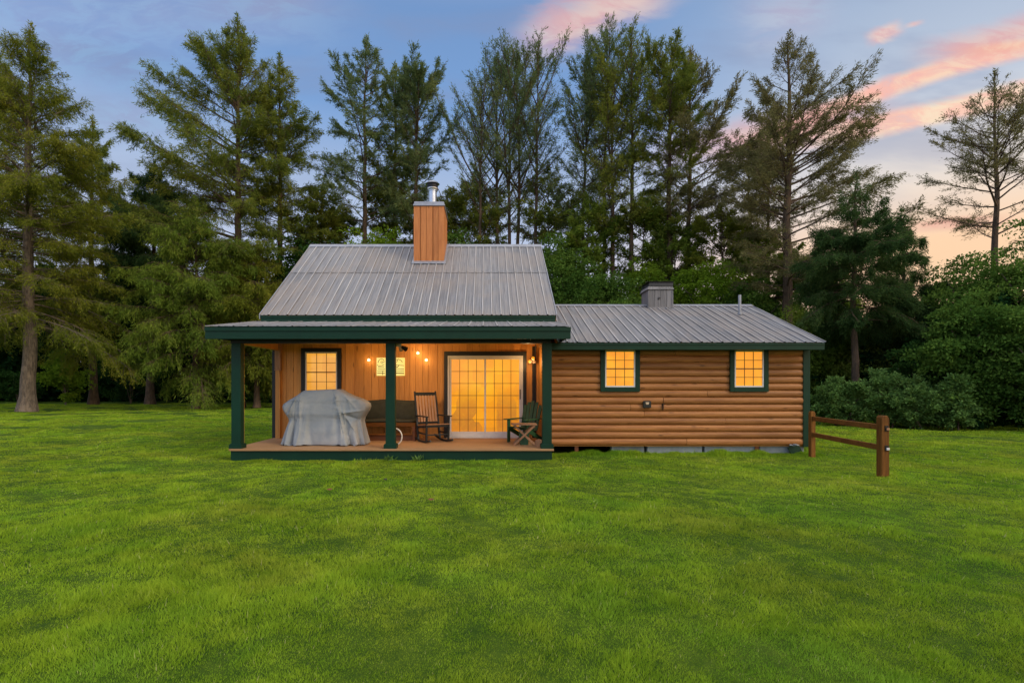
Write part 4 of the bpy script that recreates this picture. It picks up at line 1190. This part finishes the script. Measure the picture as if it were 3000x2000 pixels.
# ------------------------------------------------------------------ fence
def fence():
    Ya, Yb = 1.6 * F_PX / (1048 - 885), 1.6 * F_PX / (1093 - 885)
    A = Vector((PX(1865, Ya), Ya, 0)); B = Vector((PX(2027.5, Yb), Yb, 0))
    t = thing('rail_fence', ((A.x + B.x) / 2, (A.y + B.y) / 2, 0), 'short brown two rail wooden fence at the corner of the cabin', 'fence')
    d = (B - A).normalized()
    for P_, h, w_ in ((A, 1.02, 0.105), (B, 1.07, 0.135)):
        b = MB(); q = w_ / 2; 
        b.prism([(P_.x - q, -0.1), (P_.x + q, -0.1), (P_.x + q, h - 0.05), (P_.x + q * .55, h), (P_.x - q * .7, h), (P_.x - q, h - 0.04)], 'Y', P_.y - q, P_.y + q)
        p = b.build('fence_post', 'fence_wood', t, 0.012)
        if w_ > 0.12:
            for zz in (0.845, 0.50):
                b = MB(); b.box(P_.x - 0.015, P_.x + 0.045, P_.y - q - 0.012, P_.y - q + 0.002, zz - 0.045, zz + 0.05)
                b.build('mortise', 'dark_trim', p)
                b = MB(); b.box(P_.x + 0.0, P_.x + 0.05, P_.y - q - 0.03, P_.y - q - 0.013, zz - 0.03, zz + 0.01)
                b.build('rail_end', 'slat_wood' if zz > .6 else 'white_frame', p, 0.004)
    for z0_, z1_ in ((0.86, 0.86), (0.50, 0.50)):
        b = MB(); n = 8
        for i in range(n):
            p0 = A.lerp(B, (i) / n); p1 = A.lerp(B, (i + 1) / n)
            b.bar((p0.x, p0.y, z0_ - 0.004 * math.sin(i / n * 3.1)), (p1.x, p1.y, z0_ - 0.004 * math.sin((i + 1) / n * 3.1)), 0.055, 0.098, r=0.5)
        b.build('rail', 'fence_rail_wood', t, 0.010, label='upper rail' if z0_ > .6 else 'lower rail')


fence()


# ------------------------------------------------------------------ trees
def unit(v): return v / np.maximum(np.linalg.norm(v, axis=-1, keepdims=True), 1e-9)


def tubes_np(P, Rr, n=4):
    """P (B,K,3) polylines, Rr (B,K) radii -> quads (F*4,3)"""
    B, K, _ = P.shape
    D = np.empty_like(P); D[:, 1:-1] = P[:, 2:] - P[:, :-2]; D[:, 0] = P[:, 1] - P[:, 0]; D[:, -1] = P[:, -1] - P[:, -2]
    D = unit(D)
    ref = np.zeros_like(D); ref[..., 2] = 1.0
    st = np.abs(D[..., 2]) > 0.9; ref[st] = (1, 0, 0)
    a = unit(np.cross(D, ref)); b = np.cross(D, a)
    th = np.arange(n) * 2 * math.pi / n
    ring = P[:, :, None, :] + Rr[:, :, None, None] * (a[:, :, None, :] * np.cos(th)[None, None, :, None] + b[:, :, None, :] * np.sin(th)[None, None, :, None])
    r2 = np.roll(ring, -1, axis=2)
    q = np.stack([ring[:, :-1], r2[:, :-1], r2[:, 1:], ring[:, 1:]], axis=3)   # B,K-1,n,4,3
    return q.reshape(-1, 3)


def leaves_np(rg, pos, dirs, ln, wd, jitter=0.5):
    """diamond leaf blades at pos along dirs"""
    n = len(pos)
    d = unit(dirs + rg.normal(0, jitter, (n, 3)))
    s = unit(np.cross(d, rg.normal(0, 1, (n, 3))))
    L = (ln * rg.uniform(0.6, 1.3, n))[:, None]; W = (wd * rg.uniform(0.7, 1.3, n))[:, None]
    q = np.stack([pos, pos + d * L * 0.45 + s * W, pos + d * L, pos + d * L * 0.55 - s * W], axis=1)
    return q.reshape(-1, 3)


NTREE = [0]


def conifer(px, top, Y, hw, bottom, label, m='needles_mid', n=24000, limbs=80, e_low=0, e_top=60, bend_low=-20, bend_top=25,
            prof='spire', hang=0.35, asym=0.0, az0=0.0, gap=0.0, stems=((0, 1.0),), bl=0.30, tr=0.32, lsize=1.0, bk='bark_brown', group='tall conifers behind the cabin',
            lean=0.0, name='conifer_tree', seed=None, zbase=0.0, trunk_from=None, md=5.0, lw=1.0, cat='tree'):
    NTREE[0] += 1
    rg = np.random.default_rng(seed if seed is not None else 100 + NTREE[0])
    X0 = PX(px, Y); H = PZ(top, Y); W = hw * Y / F_PX; ZB = PZ(bottom, Y)
    t = thing(name, (X0, Y, 0), label, cat, group)
    branchq = []; trunkq = []; leafq = []
    ns = len(stems)
    for si, (sx, sh) in enumerate(stems):
        h = H * sh; K = 26
        tt = np.linspace(0, 1, K)
        wob = 0.10 * np.cumsum(rg.normal(0, 0.35, (K, 2)), axis=0) * np.array([1, 1]) * (h / 22)
        wob -= wob[0]
        sxm = sx * Y / F_PX
        ox = sxm * np.clip(tt * 4, 0.25 if ns > 1 else 1, 1) + lean * tt * h
        oy = (rg.uniform(-0.8, 0.8) if si else 0.0)
        TP = np.stack([ox + wob[:, 0], np.full(K, oy) + wob[:, 1], tt * h], -1)
        TR = tr * (1 if ns == 1 else 0.72) * ((1 - tt) ** 0.85 * 0.95 + 0.05) * (1 + 0.5 * np.exp(-tt * h / 0.5))
        TR[-1] = 0.012
        trunkq.append(tubes_np(TP[None], TR[None], 12))
        N = int(limbs * (1 if ns == 1 else 1.5 / ns + 0.1))
        t0 = np.sort(rg.uniform(0, 1, N) ** 0.9)
        t0 = t0 * 0.975
        # irregular gaps in height
        zz = ZB + (h - ZB) * t0
        az = np.arange(N) * 2.39996 + rg.normal(0, 0.5, N)
        if prof == 'spire': pf = np.minimum((1 - t0) * 1.42 + 0.0, 0.94 - 0.10 * np.sin(t0 * 9))
        elif prof == 'round': pf = np.sqrt(np.clip(1 - (2 * t0 - 0.75) ** 2 / 1.65, 0.02, 1)) * np.clip((1 - t0) * 3.2, 0.06, 1)
        elif prof == 'broom': pf = np.clip(1 - t0, 0, 1) ** 0.55 * (0.45 + 0.55 * np.clip(t0 * 3, 0, 1))
        elif prof == 'column': pf = (0.55 + 0.45 * np.sin(t0 * 3.0)) * np.clip((1 - t0) * 3.0, 0.05, 1)
        else: pf = (1 - t0)
        e0 = np.radians(e_low + (e_top - e_low) * t0 ** 1.1 + rg.normal(0, 7, N))
        bd = np.radians(bend_low + (bend_top - bend_low) * t0 + rg.normal(0, 8, N))
        reach = W * pf * rg.uniform(0.55, 1.08, N) * (1 + asym * np.cos(az - az0))
        em = np.clip(e0 + bd * 0.5, -1.0, 1.22)
        L = reach / np.cos(em)
        L = np.minimum(L, (h - zz) * (0.92 if prof in ('broom', 'column') else 0.50) / np.maximum(np.sin(np.clip(em, 0.15, 2)), 0.2) + 0.15)
        KL = 11; s = np.linspace(0, 1, KL)
        el = e0[:, None] + bd[:, None] * s[None]
        azs = az[:, None] + np.cumsum(rg.normal(0, 0.07, (N, KL)), axis=1)
        el = np.minimum(el, 1.15)
        d = np.stack([np.sin(azs) * np.cos(el), np.cos(azs) * np.cos(el), np.sin(el)], -1)
        seg = L[:, None, None] / (KL - 1)
        base = np.stack([np.interp(zz, TP[:, 2], TP[:, i]) for i in range(3)], -1)
        P = base[:, None, :] + np.concatenate([np.zeros((N, 1, 3)), np.cumsum(d[:, :-1] * seg, axis=1)], axis=1)
        rl = (0.013 + 0.009 * L)[:, None] * (1 - 0.88 * s[None])
        branchq.append(tubes_np(P, rl, 5))
        # branchlets
        M = np.maximum((L * md * 1.9).astype(int), 5)
        idx = np.repeat(np.arange(N), M); nb = len(idx)
        s2 = rg.uniform(0.12, 1.0, nb) ** 0.8
        fi = s2 * (KL - 1); i0 = np.minimum(fi.astype(int), KL - 2); fr = (fi - i0)[:, None]
        bp = P[idx, i0] * (1 - fr) + P[idx, i0 + 1] * fr
        bd_ = d[idx, i0]
        side = rg.choice([-1, 1], nb) * rg.uniform(0.3, 1.3, nb)
        hd = np.stack([bd_[:, 0] * np.cos(side) + bd_[:, 1] * np.sin(side), -bd_[:, 0] * np.sin(side) + bd_[:, 1] * np.cos(side), bd_[:, 2] * 0.8 + rg.normal(0, 0.26, nb)], -1)
        hd = unit(hd)
        l2 = bl * L[idx] * (1.2 - 0.85 * s2) * rg.uniform(0.5, 1.3, nb) + 0.2
        l2 = np.minimum(l2, 1.9) * np.clip((h - zz[idx]) / 3.2, 0.28, 1)
        q3 = np.array([0, 0.5, 1.0])
        droop = hang * l2 * 0.55
        BP = bp[:, None, :] + hd[:, None, :] * (l2[:, None] * q3[None])[..., None]
        BP[..., 2] -= droop[:, None] * q3[None] ** 2
        branchq.append(tubes_np(BP, 0.008 * np.ones((nb, 3)) * np.array([1.2, 0.9, 0.3]), 3))
        # foliage
        nf = int(n * 1.45 * sh / ns)
        tuftw = l2 * (0.5 + rg.random(nb))
        if gap > 0: tuftw = tuftw * (rg.random(nb) > gap)
        # thin foliage near the trunk
        tuftw = tuftw * np.clip((s2 - 0.10) * 2.6, 0.08, 1)
        pi = rg.choice(nb, nf, p=tuftw / tuftw.sum())
        q = rg.uniform(0.1, 1.05, nf) ** 0.8
        nt_ = np.maximum(np.round(l2[pi] / 0.17), 1)
        q = np.where(rg.random(nf) < 0.5, (np.floor(q * nt_) + 0.5 + rg.normal(0, 0.12, nf)) / nt_, q)
        fp = bp[pi] + hd[pi] * (l2[pi] * q)[:, None]
        fp[:, 2] -= droop[pi] * q ** 2
        dn = np.array([0, 0, -1.0])
        hg = hang * rg.uniform(0.2, 1.3, nf)
        fd = unit(hd[pi] * (1 - np.clip(hg, 0, .9))[:, None] + dn * hg[:, None] * 1.2)
        fp += rg.normal(0, 0.055, (nf, 3))
        fp[:, 2] -= np.abs(rg.normal(0, 0.22, nf)) * hang
        k = Y / 35.0
        leafq.append(leaves_np(rg, fp, fd, 0.17 * lsize * k * (1 + 0.9 * hang), 0.019 * lsize * lw * k, 0.50))
        # leader tip
        tz = rg.uniform(-1.6, 0.1, 160); tp = np.stack([rg.normal(0, 0.05, 160) - tz * rg.normal(0, 0.12, 160), rg.normal(0, 0.05, 160), tz], -1) + TP[-1]
        leafq.append(leaves_np(rg, tp, rg.normal(0, 0.4, (160, 3)) + [0, 0, 0.7], 0.25 * lsize * k, 0.03 * k, 0.4))
    q = np.concatenate(trunkq); o = np_mesh('trunk', q, 4, bk, t, np.zeros(len(q) // 4))
    q = np.concatenate(branchq); np_mesh('branches', q, 4, bk, t, np.zeros(len(q) // 4))
    q = np.concatenate(leafq); nq = len(q) // 4
    np_mesh('crown', q, 4, m, t, np.clip(rg.normal(0.5, 0.28, nq), 0, 1))
    return t


def lobes_cloud(rg, n, cx, cy, cz, rx, ry, rz, nl=40, lr=0.30, size=0.16, fill=0.25):
    nl = int(nl * 2.6); lr *= 0.68
    """leaf quads spread over many small lobes inside an ellipsoid"""
    u = unit(rg.normal(0, 1, (nl, 3))) * (rg.random(nl) ** 0.45)[:, None] * 0.86
    cen = u * [rx, ry, rz] + [cx, cy, cz]
    rad = lr * min(rx, ry, rz) * rg.uniform(0.4, 1.6, nl)
    cen = cen + rg.normal(0, 0.13, (nl, 3)) * [rx, ry, rz]
    i = rg.choice(nl, n, p=rad ** 2 / (rad ** 2).sum())
    d = unit(rg.normal(0, 1, (n, 3)))
    d[:, 2] = np.where(rg.random(n) < 0.5, np.abs(d[:, 2]), d[:, 2])
    rr_ = rad[i] * np.where(rg.random(n) < fill, rg.random(n) ** 0.5, rg.uniform(0.82, 1.25, n))
    # pull into sprays
    pos = cen[i] + d * rr_[:, None] * [1.25, 1.25, 0.68]
    ph = np.sin(pos * (5.0 / max(size * 6, .5))).sum(axis=1)
    pos += d * (0.05 * ph)[:, None]
    g_ = 14.0 * size
    keep = rg.random(n) < (0.60 + 0.3 * np.sin(pos[:, 0] * 3.1 + pos[:, 2] * 2.7 + pos[:, 1] * 2.3) + 0.3 * np.sin(pos[:, 0] * 1.3 + i) * np.sin(pos[:, 2] * 1.9 + i * 2))
    pos, d = pos[keep], d[keep]
    dirs = d * 0.7 + rg.normal(0, 0.75, d.shape) + [0, 0, -0.15]
    return leaves_np(rg, pos, dirs, size, size * 0.30, 0.3)


def broadleaf(px, top, Y, hw, bottom, label, m='leaves_green', n=26000, size=0.17, nl=50, depth=1.0, group='leafy trees and shrubs at the edge of the wood',
              name='broadleaf_tree', cat='tree', tr=0.14, lr=0.32, seed=None, stems=1, bk='bark_grey'):
    NTREE[0] += 1
    rg = np.random.default_rng(seed if seed is not None else 300 + NTREE[0])
    X0 = PX(px, Y); H = PZ(top, Y); W = hw * Y / F_PX; ZB = max(PZ(bottom, Y), 0.1)
    t = thing(name, (X0, Y, 0), label, cat, group)
    cz = (H + ZB) / 2; rz = (H - ZB) / 2
    q = lobes_cloud(rg, n, 0, 0, cz, W, W * depth, rz, nl, lr, size)
    q = q.reshape(-1, 4, 3); q = q[q[:, :, 2].min(axis=1) > 0.02].reshape(-1, 3)
    nq = len(q) // 4
    np_mesh('foliage' if cat == 'shrub' else 'crown', q, 4, m, t, np.clip(rg.normal(0.5, 0.28, nq), 0, 1))
    qs = []
    for s in range(max(stems, 1)):
        tt = np.linspace(0, 1, 12)
        dx, dy = rg.uniform(-0.25, 0.25, 2) * W * (1 if stems > 1 else 0.3)
        P = np.stack([dx * tt + 0.05 * np.sin(tt * 7 + s), dy * tt, tt * (H * 0.86)], -1)
        qs.append(tubes_np(P[None], (tr * (1 - 0.9 * tt))[None], 8))
    nb = 14; a = rg.uniform(0, 6.28, nb); z0 = rg.uniform(max(ZB * 0.8, 0.2), H * 0.7, nb)
    s_ = np.linspace(0, 1, 6); Lr = W * rg.uniform(0.5, 0.9, nb)
    P = np.stack([np.cos(a)[:, None] * Lr[:, None] * s_, np.sin(a)[:, None] * Lr[:, None] * s_ * depth, z0[:, None] + (H - z0)[:, None] * 0.45 * s_ ** 0.8], -1)
    qs.append(tubes_np(P, np.repeat((tr * 0.35 * (1 - 0.85 * s_))[None], nb, 0), 5))
    q = np.concatenate(qs); np_mesh('stem' if cat == 'shrub' else 'trunk', q, 4, bk, t, np.zeros(len(q) // 4))
    return t


def undergrowth():
    """the dark brush and young wood closing the lawn, one continuous mass"""
    rg = np.random.default_rng(77)
    # (px, Y of front edge, top py)
    path = [(-520, 46, 600), (-200, 49, 600), (0, 51, 610), (200, 51.5, 600), (330, 51, 600), (480, 50, 600), (640, 48, 590), (760, 45, 560), (900, 43, 552), (1050, 42, 560), (1200, 40, 575), (1320, 38, 610),
            (1480, 36, 640), (1620, 34, 650), (1760, 31, 680), (1880, 27, 740), (1960, 25, 770), (2060, 22.5, 740), (2160, 20.5, 700), (2260, 19.5, 670), (2352, 19, 650), (2560, 18.5, 640), (2900, 18, 640)]
    pa = np.array(path, float)
    n = 330000
    # sample along bearing, weighted evenly in pixels
    px = rg.uniform(pa[0, 0], pa[-1, 0], n)
    Yf = np.interp(px, pa[:, 0], pa[:, 1]); tp = np.interp(px, pa[:, 0], pa[:, 2])
    wav = 22 * np.sin(px * 0.031 + 1) + 16 * np.sin(px * 0.083 + 2) + 9 * np.sin(px * 0.19)
    # three depth ranks of lumps, rear ones taller
    dep = rg.random(n) ** 1.4 * 6.5
    Hh = PZ(tp + wav - 6 * dep + 30, Yf)
    v = rg.random(n) ** 0.85
    Z = Hh * v
    lump = 1.1 * np.sin(px * 0.055 + Z * 0.9) + 0.7 * np.sin(px * 0.13 - Z * 1.7 + 2) + 0.35 * np.sin(px * 0.31 + Z * 3.1)
    front = Yf + dep + lump + (v ** 2) * 1.8
    X = PX(px, front)
    pos = np.stack([X, front, Z + rg.normal(0, 0.1, n)], -1)
    k = front / 40
    dens = 0.55 + 0.45 * np.sin(X * 1.9 + Z * 1.3) * np.sin(Z * 2.3 + X * 0.7)
    keep = (pos[:, 2] > 0.03) & (rg.random(n) < dens + 0.35)
    pos = pos[keep]; k = k[keep]; n = len(pos)
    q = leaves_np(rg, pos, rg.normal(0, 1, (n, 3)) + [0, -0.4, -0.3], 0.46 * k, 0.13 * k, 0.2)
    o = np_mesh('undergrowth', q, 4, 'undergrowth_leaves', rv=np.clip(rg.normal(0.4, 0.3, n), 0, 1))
    tag(o, 'dark tangled brush closing the lawn under the tall trees', 'undergrowth', kind='stuff')
    # added dark slope behind it, blocking horizon light through the leaves
    vs = []; fs = []
    P2 = pa[:, :2]
    for px_, Y_ in P2:
        for dd, zz in ((3.0, -0.1), (6.0, 0.6), (9, 1.6), (16, 2.4), (60, 3.4)):
            vs.append((PX(px_, Y_ + dd), Y_ + dd, zz))
    for i in range(len(P2) - 1):
        for j in range(4): a = i * 5 + j; fs.append((a, a + 5, a + 6, a + 1))
    me = bpy.data.meshes.new('backing_slope'); me.from_pydata(vs, [], fs); me.materials.append(MAT['forest_floor'])
    o = bpy.data.objects.new('backing_slope', me); C.objects.link(o); tag(o, kind='structure')


undergrowth()

G1 = 'tall conifers behind the cabin'
# left side
conifer(62, 48, 31.7, 212, 770, 'large drooping conifer with a bare grey trunk standing alone on the left lawn', 'needles_olive', 120000, 210, -8, 62, -26, 10, 'spire', 0.55, tr=0.40, bk='bark_grey', group='tall conifers on the left', bl=0.34)
conifer(-22, 60, 40, 170, 760, 'conifer cut by the left edge of the view', 'needles_mid', 60000, 120, 0, 60, -20, 15, 'spire', 0.45, group='tall conifers on the left')
conifer(215, 270, 44, 115, 700, 'shorter brownish green conifer right of the lone left tree', 'needles_mid', 42000, 110, -5, 55, -25, 10, 'spire', 0.5, group='tall conifers on the left')
conifer(345, 372, 44, 115, 640, 'dark green conifer with hanging boughs left of the tallest conifer', 'needles_dark', 60000, 120, -2, 45, -26, 8, 'spire', 0.8, group='tall conifers on the left')
conifer(548, 43, 39, 205, 610, 'tallest conifer left of the cabin with long boughs reaching left', 'needles_mid', 80000, 130, 5, 58, -12, 22, 'spire', 0.5, asym=0.32, az0=-math.pi / 2, tr=0.36, group='tall conifers on the left', bl=0.32)
conifer(450, 455, 36, 150, 870, 'pale green weeping conifer in front of the tallest one', 'needles_light', 52000, 110, -8, 40, -35, -5, 'round', 0.95, group='tall conifers on the left', bl=0.34, tr=0.22)
conifer(590, 560, 37, 105, 860, 'low olive conifer with hanging sprays beside the steep roof', 'needles_olive', 34000, 90, -8, 35, -35, -5, 'round', 0.95, group='tall conifers on the left', bl=0.34, tr=0.2)
conifer(640, 122, 40, 130, 600, 'narrow conifer close to the right of the tallest left one', 'needles_mid', 34000, 90, 5, 60, -10, 20, 'spire', 0.45, group='tall conifers on the left')
# behind the main roof
conifer(836, 82, 42, 160, 520, 'sparse spreading conifer above the left half of the steep roof', 'needles_blue', 30000, 66, 12, 52, 5, 28, 'spire', 0.25, gap=0.15, md=3.6, group=G1)
conifer(903, 150, 44, 95, 520, 'slim conifer just left of the chimney', 'needles_mid', 18000, 60, 12, 58, 0, 25, 'spire', 0.3, gap=0.1, md=4, group=G1)
conifer(962, 142, 41, 125, 540, 'open crowned conifer directly behind the chimney', 'needles_blue', 26000, 64, 22, 55, 8, 25, 'broom', 0.22, gap=0.12, md=3.6, group=G1)
conifer(1170, 108, 40, 132, 580, 'four stemmed broom shaped tree right of the chimney', 'needles_blue', 38000, 84, 42, 66, 8, 20, 'broom', 0.12, gap=0.05, stems=((-66, 0.90), (-27, 0.97), (0, 1.0), (28, 0.985), (55, 1.0)), tr=0.30, md=3.8, group=G1)
conifer(1060, 420, 43, 70, 600, 'small thin tree between the chimney and the broom shaped tree', 'needles_mid', 12000, 40, 15, 50, 0, 20, 'round', 0.3, group=G1, tr=0.12)
conifer(1382, 84, 39, 118, 600, 'twin stemmed dark conifer above the gap between the two roofs', 'needles_blue', 30000, 76, 25, 62, 10, 22, 'broom', 0.22, stems=((-40, 0.94), (0, 1.0)), tr=0.30, group=G1)
conifer(1440, 74, 37, 88, 620, 'tall straight conifer just left of the weathered cupola', 'needles_mid', 30000, 80, 18, 62, 5, 20, 'column', 0.3, stems=((-28, 0.9), (0, 1.0)), tr=0.34, group=G1)
conifer(1532, 98, 36, 78, 600, 'narrow conifer rising above the weathered cupola', 'needles_mid', 30000, 84, 18, 62, 0, 20, 'column', 0.35, tr=0.30, group=G1)
conifer(1592, 108, 36, 135, 560, 'conifer right of the cupola with fine upswept twigs to its right', 'needles_brown', 30000, 76, 14, 56, 5, 20, 'spire', 0.2, gap=0.1, asym=0.2, az0=math.pi / 2, tr=0.26, md=4.2, group=G1)
conifer(1745, 215, 36, 75, 640, 'shorter twin trunked conifer behind the vent pipe', 'needles_brown', 24000, 74, 8, 58, -5, 18, 'column', 0.4, stems=((-22, 0.86), (10, 1.0)), tr=0.26, group=G1)
conifer(1808, 80, 30, 215, 690, 'large conifer behind the wing end with long upswept boughs', 'needles_brown', 62000, 120, 6, 52, 6, 20, 'spire', 0.28, gap=0.08, asym=0.28, az0=math.pi / 2, tr=0.34, bl=0.27, md=4.6, group=G1)
# right side
conifer(1965, 392, 22.5, 142, 740, 'dense dark layered spruce with a bare lower trunk right of the cabin', 'needles_dark', 72000, 84, -6, 36, -20, 8, 'spire', 0.55, gap=0.12, tr=0.17, bl=0.34, group='tall conifers on the right', name='spruce_tree')
conifer(2070, 480, 24.0, 95, 830, 'dark weeping spruce with hanging curtains behind the layered one', 'needles_dark', 46000, 66, -2, 36, -34, -4, 'spire', 1.0, gap=0.25, asym=0.25, az0=math.pi / 2, tr=0.16, bl=0.36, group='tall conifers on the right', name='spruce_tree')
conifer(2285, 168, 30, 190, 560, 'nearly bare conifer against the sunset on the right', 'needles_brown', 17000, 58, 12, 55, 12, 26, 'spire', 0.18, gap=0.2, md=4.0, tr=0.26, group='tall conifers on the right')
conifer(2440, 215, 30, 110, 560, 'bare conifer partly beyond the right edge of the view', 'needles_brown', 10000, 40, 14, 55, 12, 26, 'spire', 0.2, gap=0.2, md=4.0, tr=0.22, group='tall conifers on the right')

# mid-storey behind the house
G2 = 'leafy young trees behind the cabin'
broadleaf(700, 540, 41, 130, 800, 'broad olive thicket left behind the steep roof', 'leaves_dark', 24000, 0.26, 60, 0.7, G2)
broadleaf(860, 515, 40, 110, 760, 'yellowish green leafy tree behind the left half of the steep roof', 'leaves_bright', 24000, 0.2, 50, 0.7, G2)
broadleaf(1050, 530, 39, 80, 760, 'leafy tree just right behind the chimney', 'leaves_green', 16000, 0.2, 40, 0.7, G2)
for (px, tp, Y_, hw_, bt, lb, mt, n_) in (
        (740, 425, 43, 90, 640, 'loose feathery young tree above the left end of the steep roof', 'needles_mid', 16000),
        (905, 400, 45, 70, 600, 'pale thin young tree left of the chimney', 'needles_mid', 9000),
        (1090, 400, 42, 90, 640, 'loose young tree between the chimney and the broom shaped tree', 'needles_mid', 15000),
        (1260, 380, 41, 85, 660, 'loose young tree right of the broom shaped tree', 'needles_mid', 15000),
        (1345, 450, 37, 75, 700, 'bright feathery young tree over the gap between the two roofs', 'needles_light', 17000),
        (1480, 440, 37, 75, 700, 'bright feathery young tree between the straight trunks', 'needles_light', 18000),
        (1550, 480, 36, 60, 700, 'olive young tree just above the weathered cupola', 'needles_light', 13000),
        (1660, 470, 35, 85, 700, 'olive young tree left of the vent pipe', 'needles_olive', 18000),
        (1760, 520, 33, 80, 720, 'low spreading young tree under the big upswept conifer', 'needles_light', 18000),
        (1880, 560, 31, 85, 800, 'bright young tree seen over the outer wing corner', 'needles_light', 24000)):
    conifer(px, tp, Y_, hw_, bt, lb, mt, n_, 64, 15, 50, 0, 10, 'round', 0.35, tr=0.11, md=4.0, group=G2, name='young_tree', lw=1.6, lsize=0.95)
broadleaf(1300, 560, 35, 85, 780, 'round leafy tree in the gap between the two roofs', 'leaves_green', 24000, 0.17, 50, 0.8, G2)
broadleaf(1400, 625, 33, 90, 780, 'low deep green bush behind the wing left of the cupola', 'leaves_green', 24000, 0.16, 50, 0.7, G2)
broadleaf(1490, 590, 35, 65, 760, 'small bright leafy tree low between the straight conifer trunks', 'leaves_bright', 16000, 0.16, 40, 0.7, G2)
broadleaf(1620, 600, 33, 110, 790, 'bright leafy tree right of the cupola', 'leaves_bright', 32000, 0.16, 60, 0.7, G2)
broadleaf(1740, 645, 31, 80, 790, 'leafy tree behind the outer end of the wing roof', 'leaves_green', 20000, 0.16, 40, 0.7, G2)
# right wood
G3 = 'leafy trees at the right edge of the wood'
broadleaf(1890, 640, 26.5, 90, 960, 'light olive tree directly behind the outer wing corner', 'needles_light', 50000, 0.13, 70, 0.8, G3)
broadleaf(2020, 700, 25.0, 95, 960, 'soft olive tree under the dense dark spruce', 'needles_mid', 44000, 0.14, 70, 0.8, G3)
broadleaf(2210, 590, 23, 105, 930, 'tall leafy tree glowing against the sunset', 'leaves_green', 52000, 0.13, 90, 0.8, G3)
broadleaf(2345, 545, 21, 115, 930, 'tall green tree touching the right edge of the view', 'leaves_green', 56000, 0.13, 90, 0.8, G3)
broadleaf(2230, 665, 18.8, 110, 990, 'broad green tree hanging over the lawn on the right', 'leaves_green', 60000, 0.12, 100, 0.7, G3)
broadleaf(2400, 690, 17.6, 110, 995, 'dark leafy tree nearest the right edge of the view', 'leaves_green', 46000, 0.12, 90, 0.7, G3)
broadleaf(2130, 800, 19.8, 80, 985, 'dark green tree filling the hollow behind the pale shrubs', 'leaves_dark', 34000, 0.12, 60, 0.8, G3)
G4 = 'pale leafy shrubs beyond the rail fence'
for px, tp, Y_, hw_, lb in ((1925, 905, 20.3, 55, 'leafy shrub at the foot of the spruce trunk'), (2040, 885, 19.4, 70, 'largest pale shrub beyond the rail fence'),
                            (2120, 915, 18.6, 55, 'pale shrub hanging over the lawn right of the fence post'), (2190, 900, 18.3, 50, 'rightmost pale shrub beyond the fence')):
    conifer(px, tp - 26, Y_, hw_ * 1.0, 975, lb, 'leaves_pale', 13000, 46, 38, 78, -45, -10, 'broom', 0.2, tr=0.03, md=9, bl=0.30, stems=((-14, 0.85), (0, 1.0), (16, 0.9)), lw=3.4, lsize=0.95, group=G4, name='leafy_shrub', cat='shrub')
G5 = 'shrubs at the left edge of the wood'
for px, tp, Y_, hw_, lb, mt in ((150, 790, 42, 48, 'yellow green sapling right of the lone trunk', 'leaves_bright'), (40, 850, 47, 60, 'dark bush left of the lone trunk', 'leaves_dark'),
                                (300, 800, 47, 90, 'dark bush below the brownish conifer', 'leaves_dark'), (460, 850, 46, 40, 'small dark bush left of the porch', 'leaves_dark'),
                                (545, 830, 44, 55, 'green bush just left of the porch corner', 'leaves_green'), (590, 850, 43, 40, 'leafy bush seen through the open end of the porch', 'leaves_green')):
    broadleaf(px, tp, Y_, hw_, 930, lb, mt, 13000, 0.2, 36, 0.7, G5, 'leafy_shrub', 'shrub', 0.05, stems=4)

# weeds against the porch
for px, py, lb in ((893, 1055, 'small pale weed at the foot of the deck under the middle post'), (961, 1053, 'tiny weed at the foot of the deck right of the middle post')):
    Yq = 10.9; rg = np.random.default_rng(px); n = 26
    t = thing('weed', (PX(px, Yq), Yq, 0), lb, 'weed', 'weeds along the deck')
    a = rg.uniform(0, 6.28, n); dd = np.stack([np.cos(a), np.sin(a) * 0.5, rg.uniform(0.3, 1.6, n)], -1)
    np_mesh('leaves', leaves_np(rg, rg.normal(0, 0.03, (n, 3)) * [1.5, .4, 0] + [0, 0, 0.02], dd, 0.13, 0.018, 0.2), 4, 'leaves_pale', t, rg.random(n))
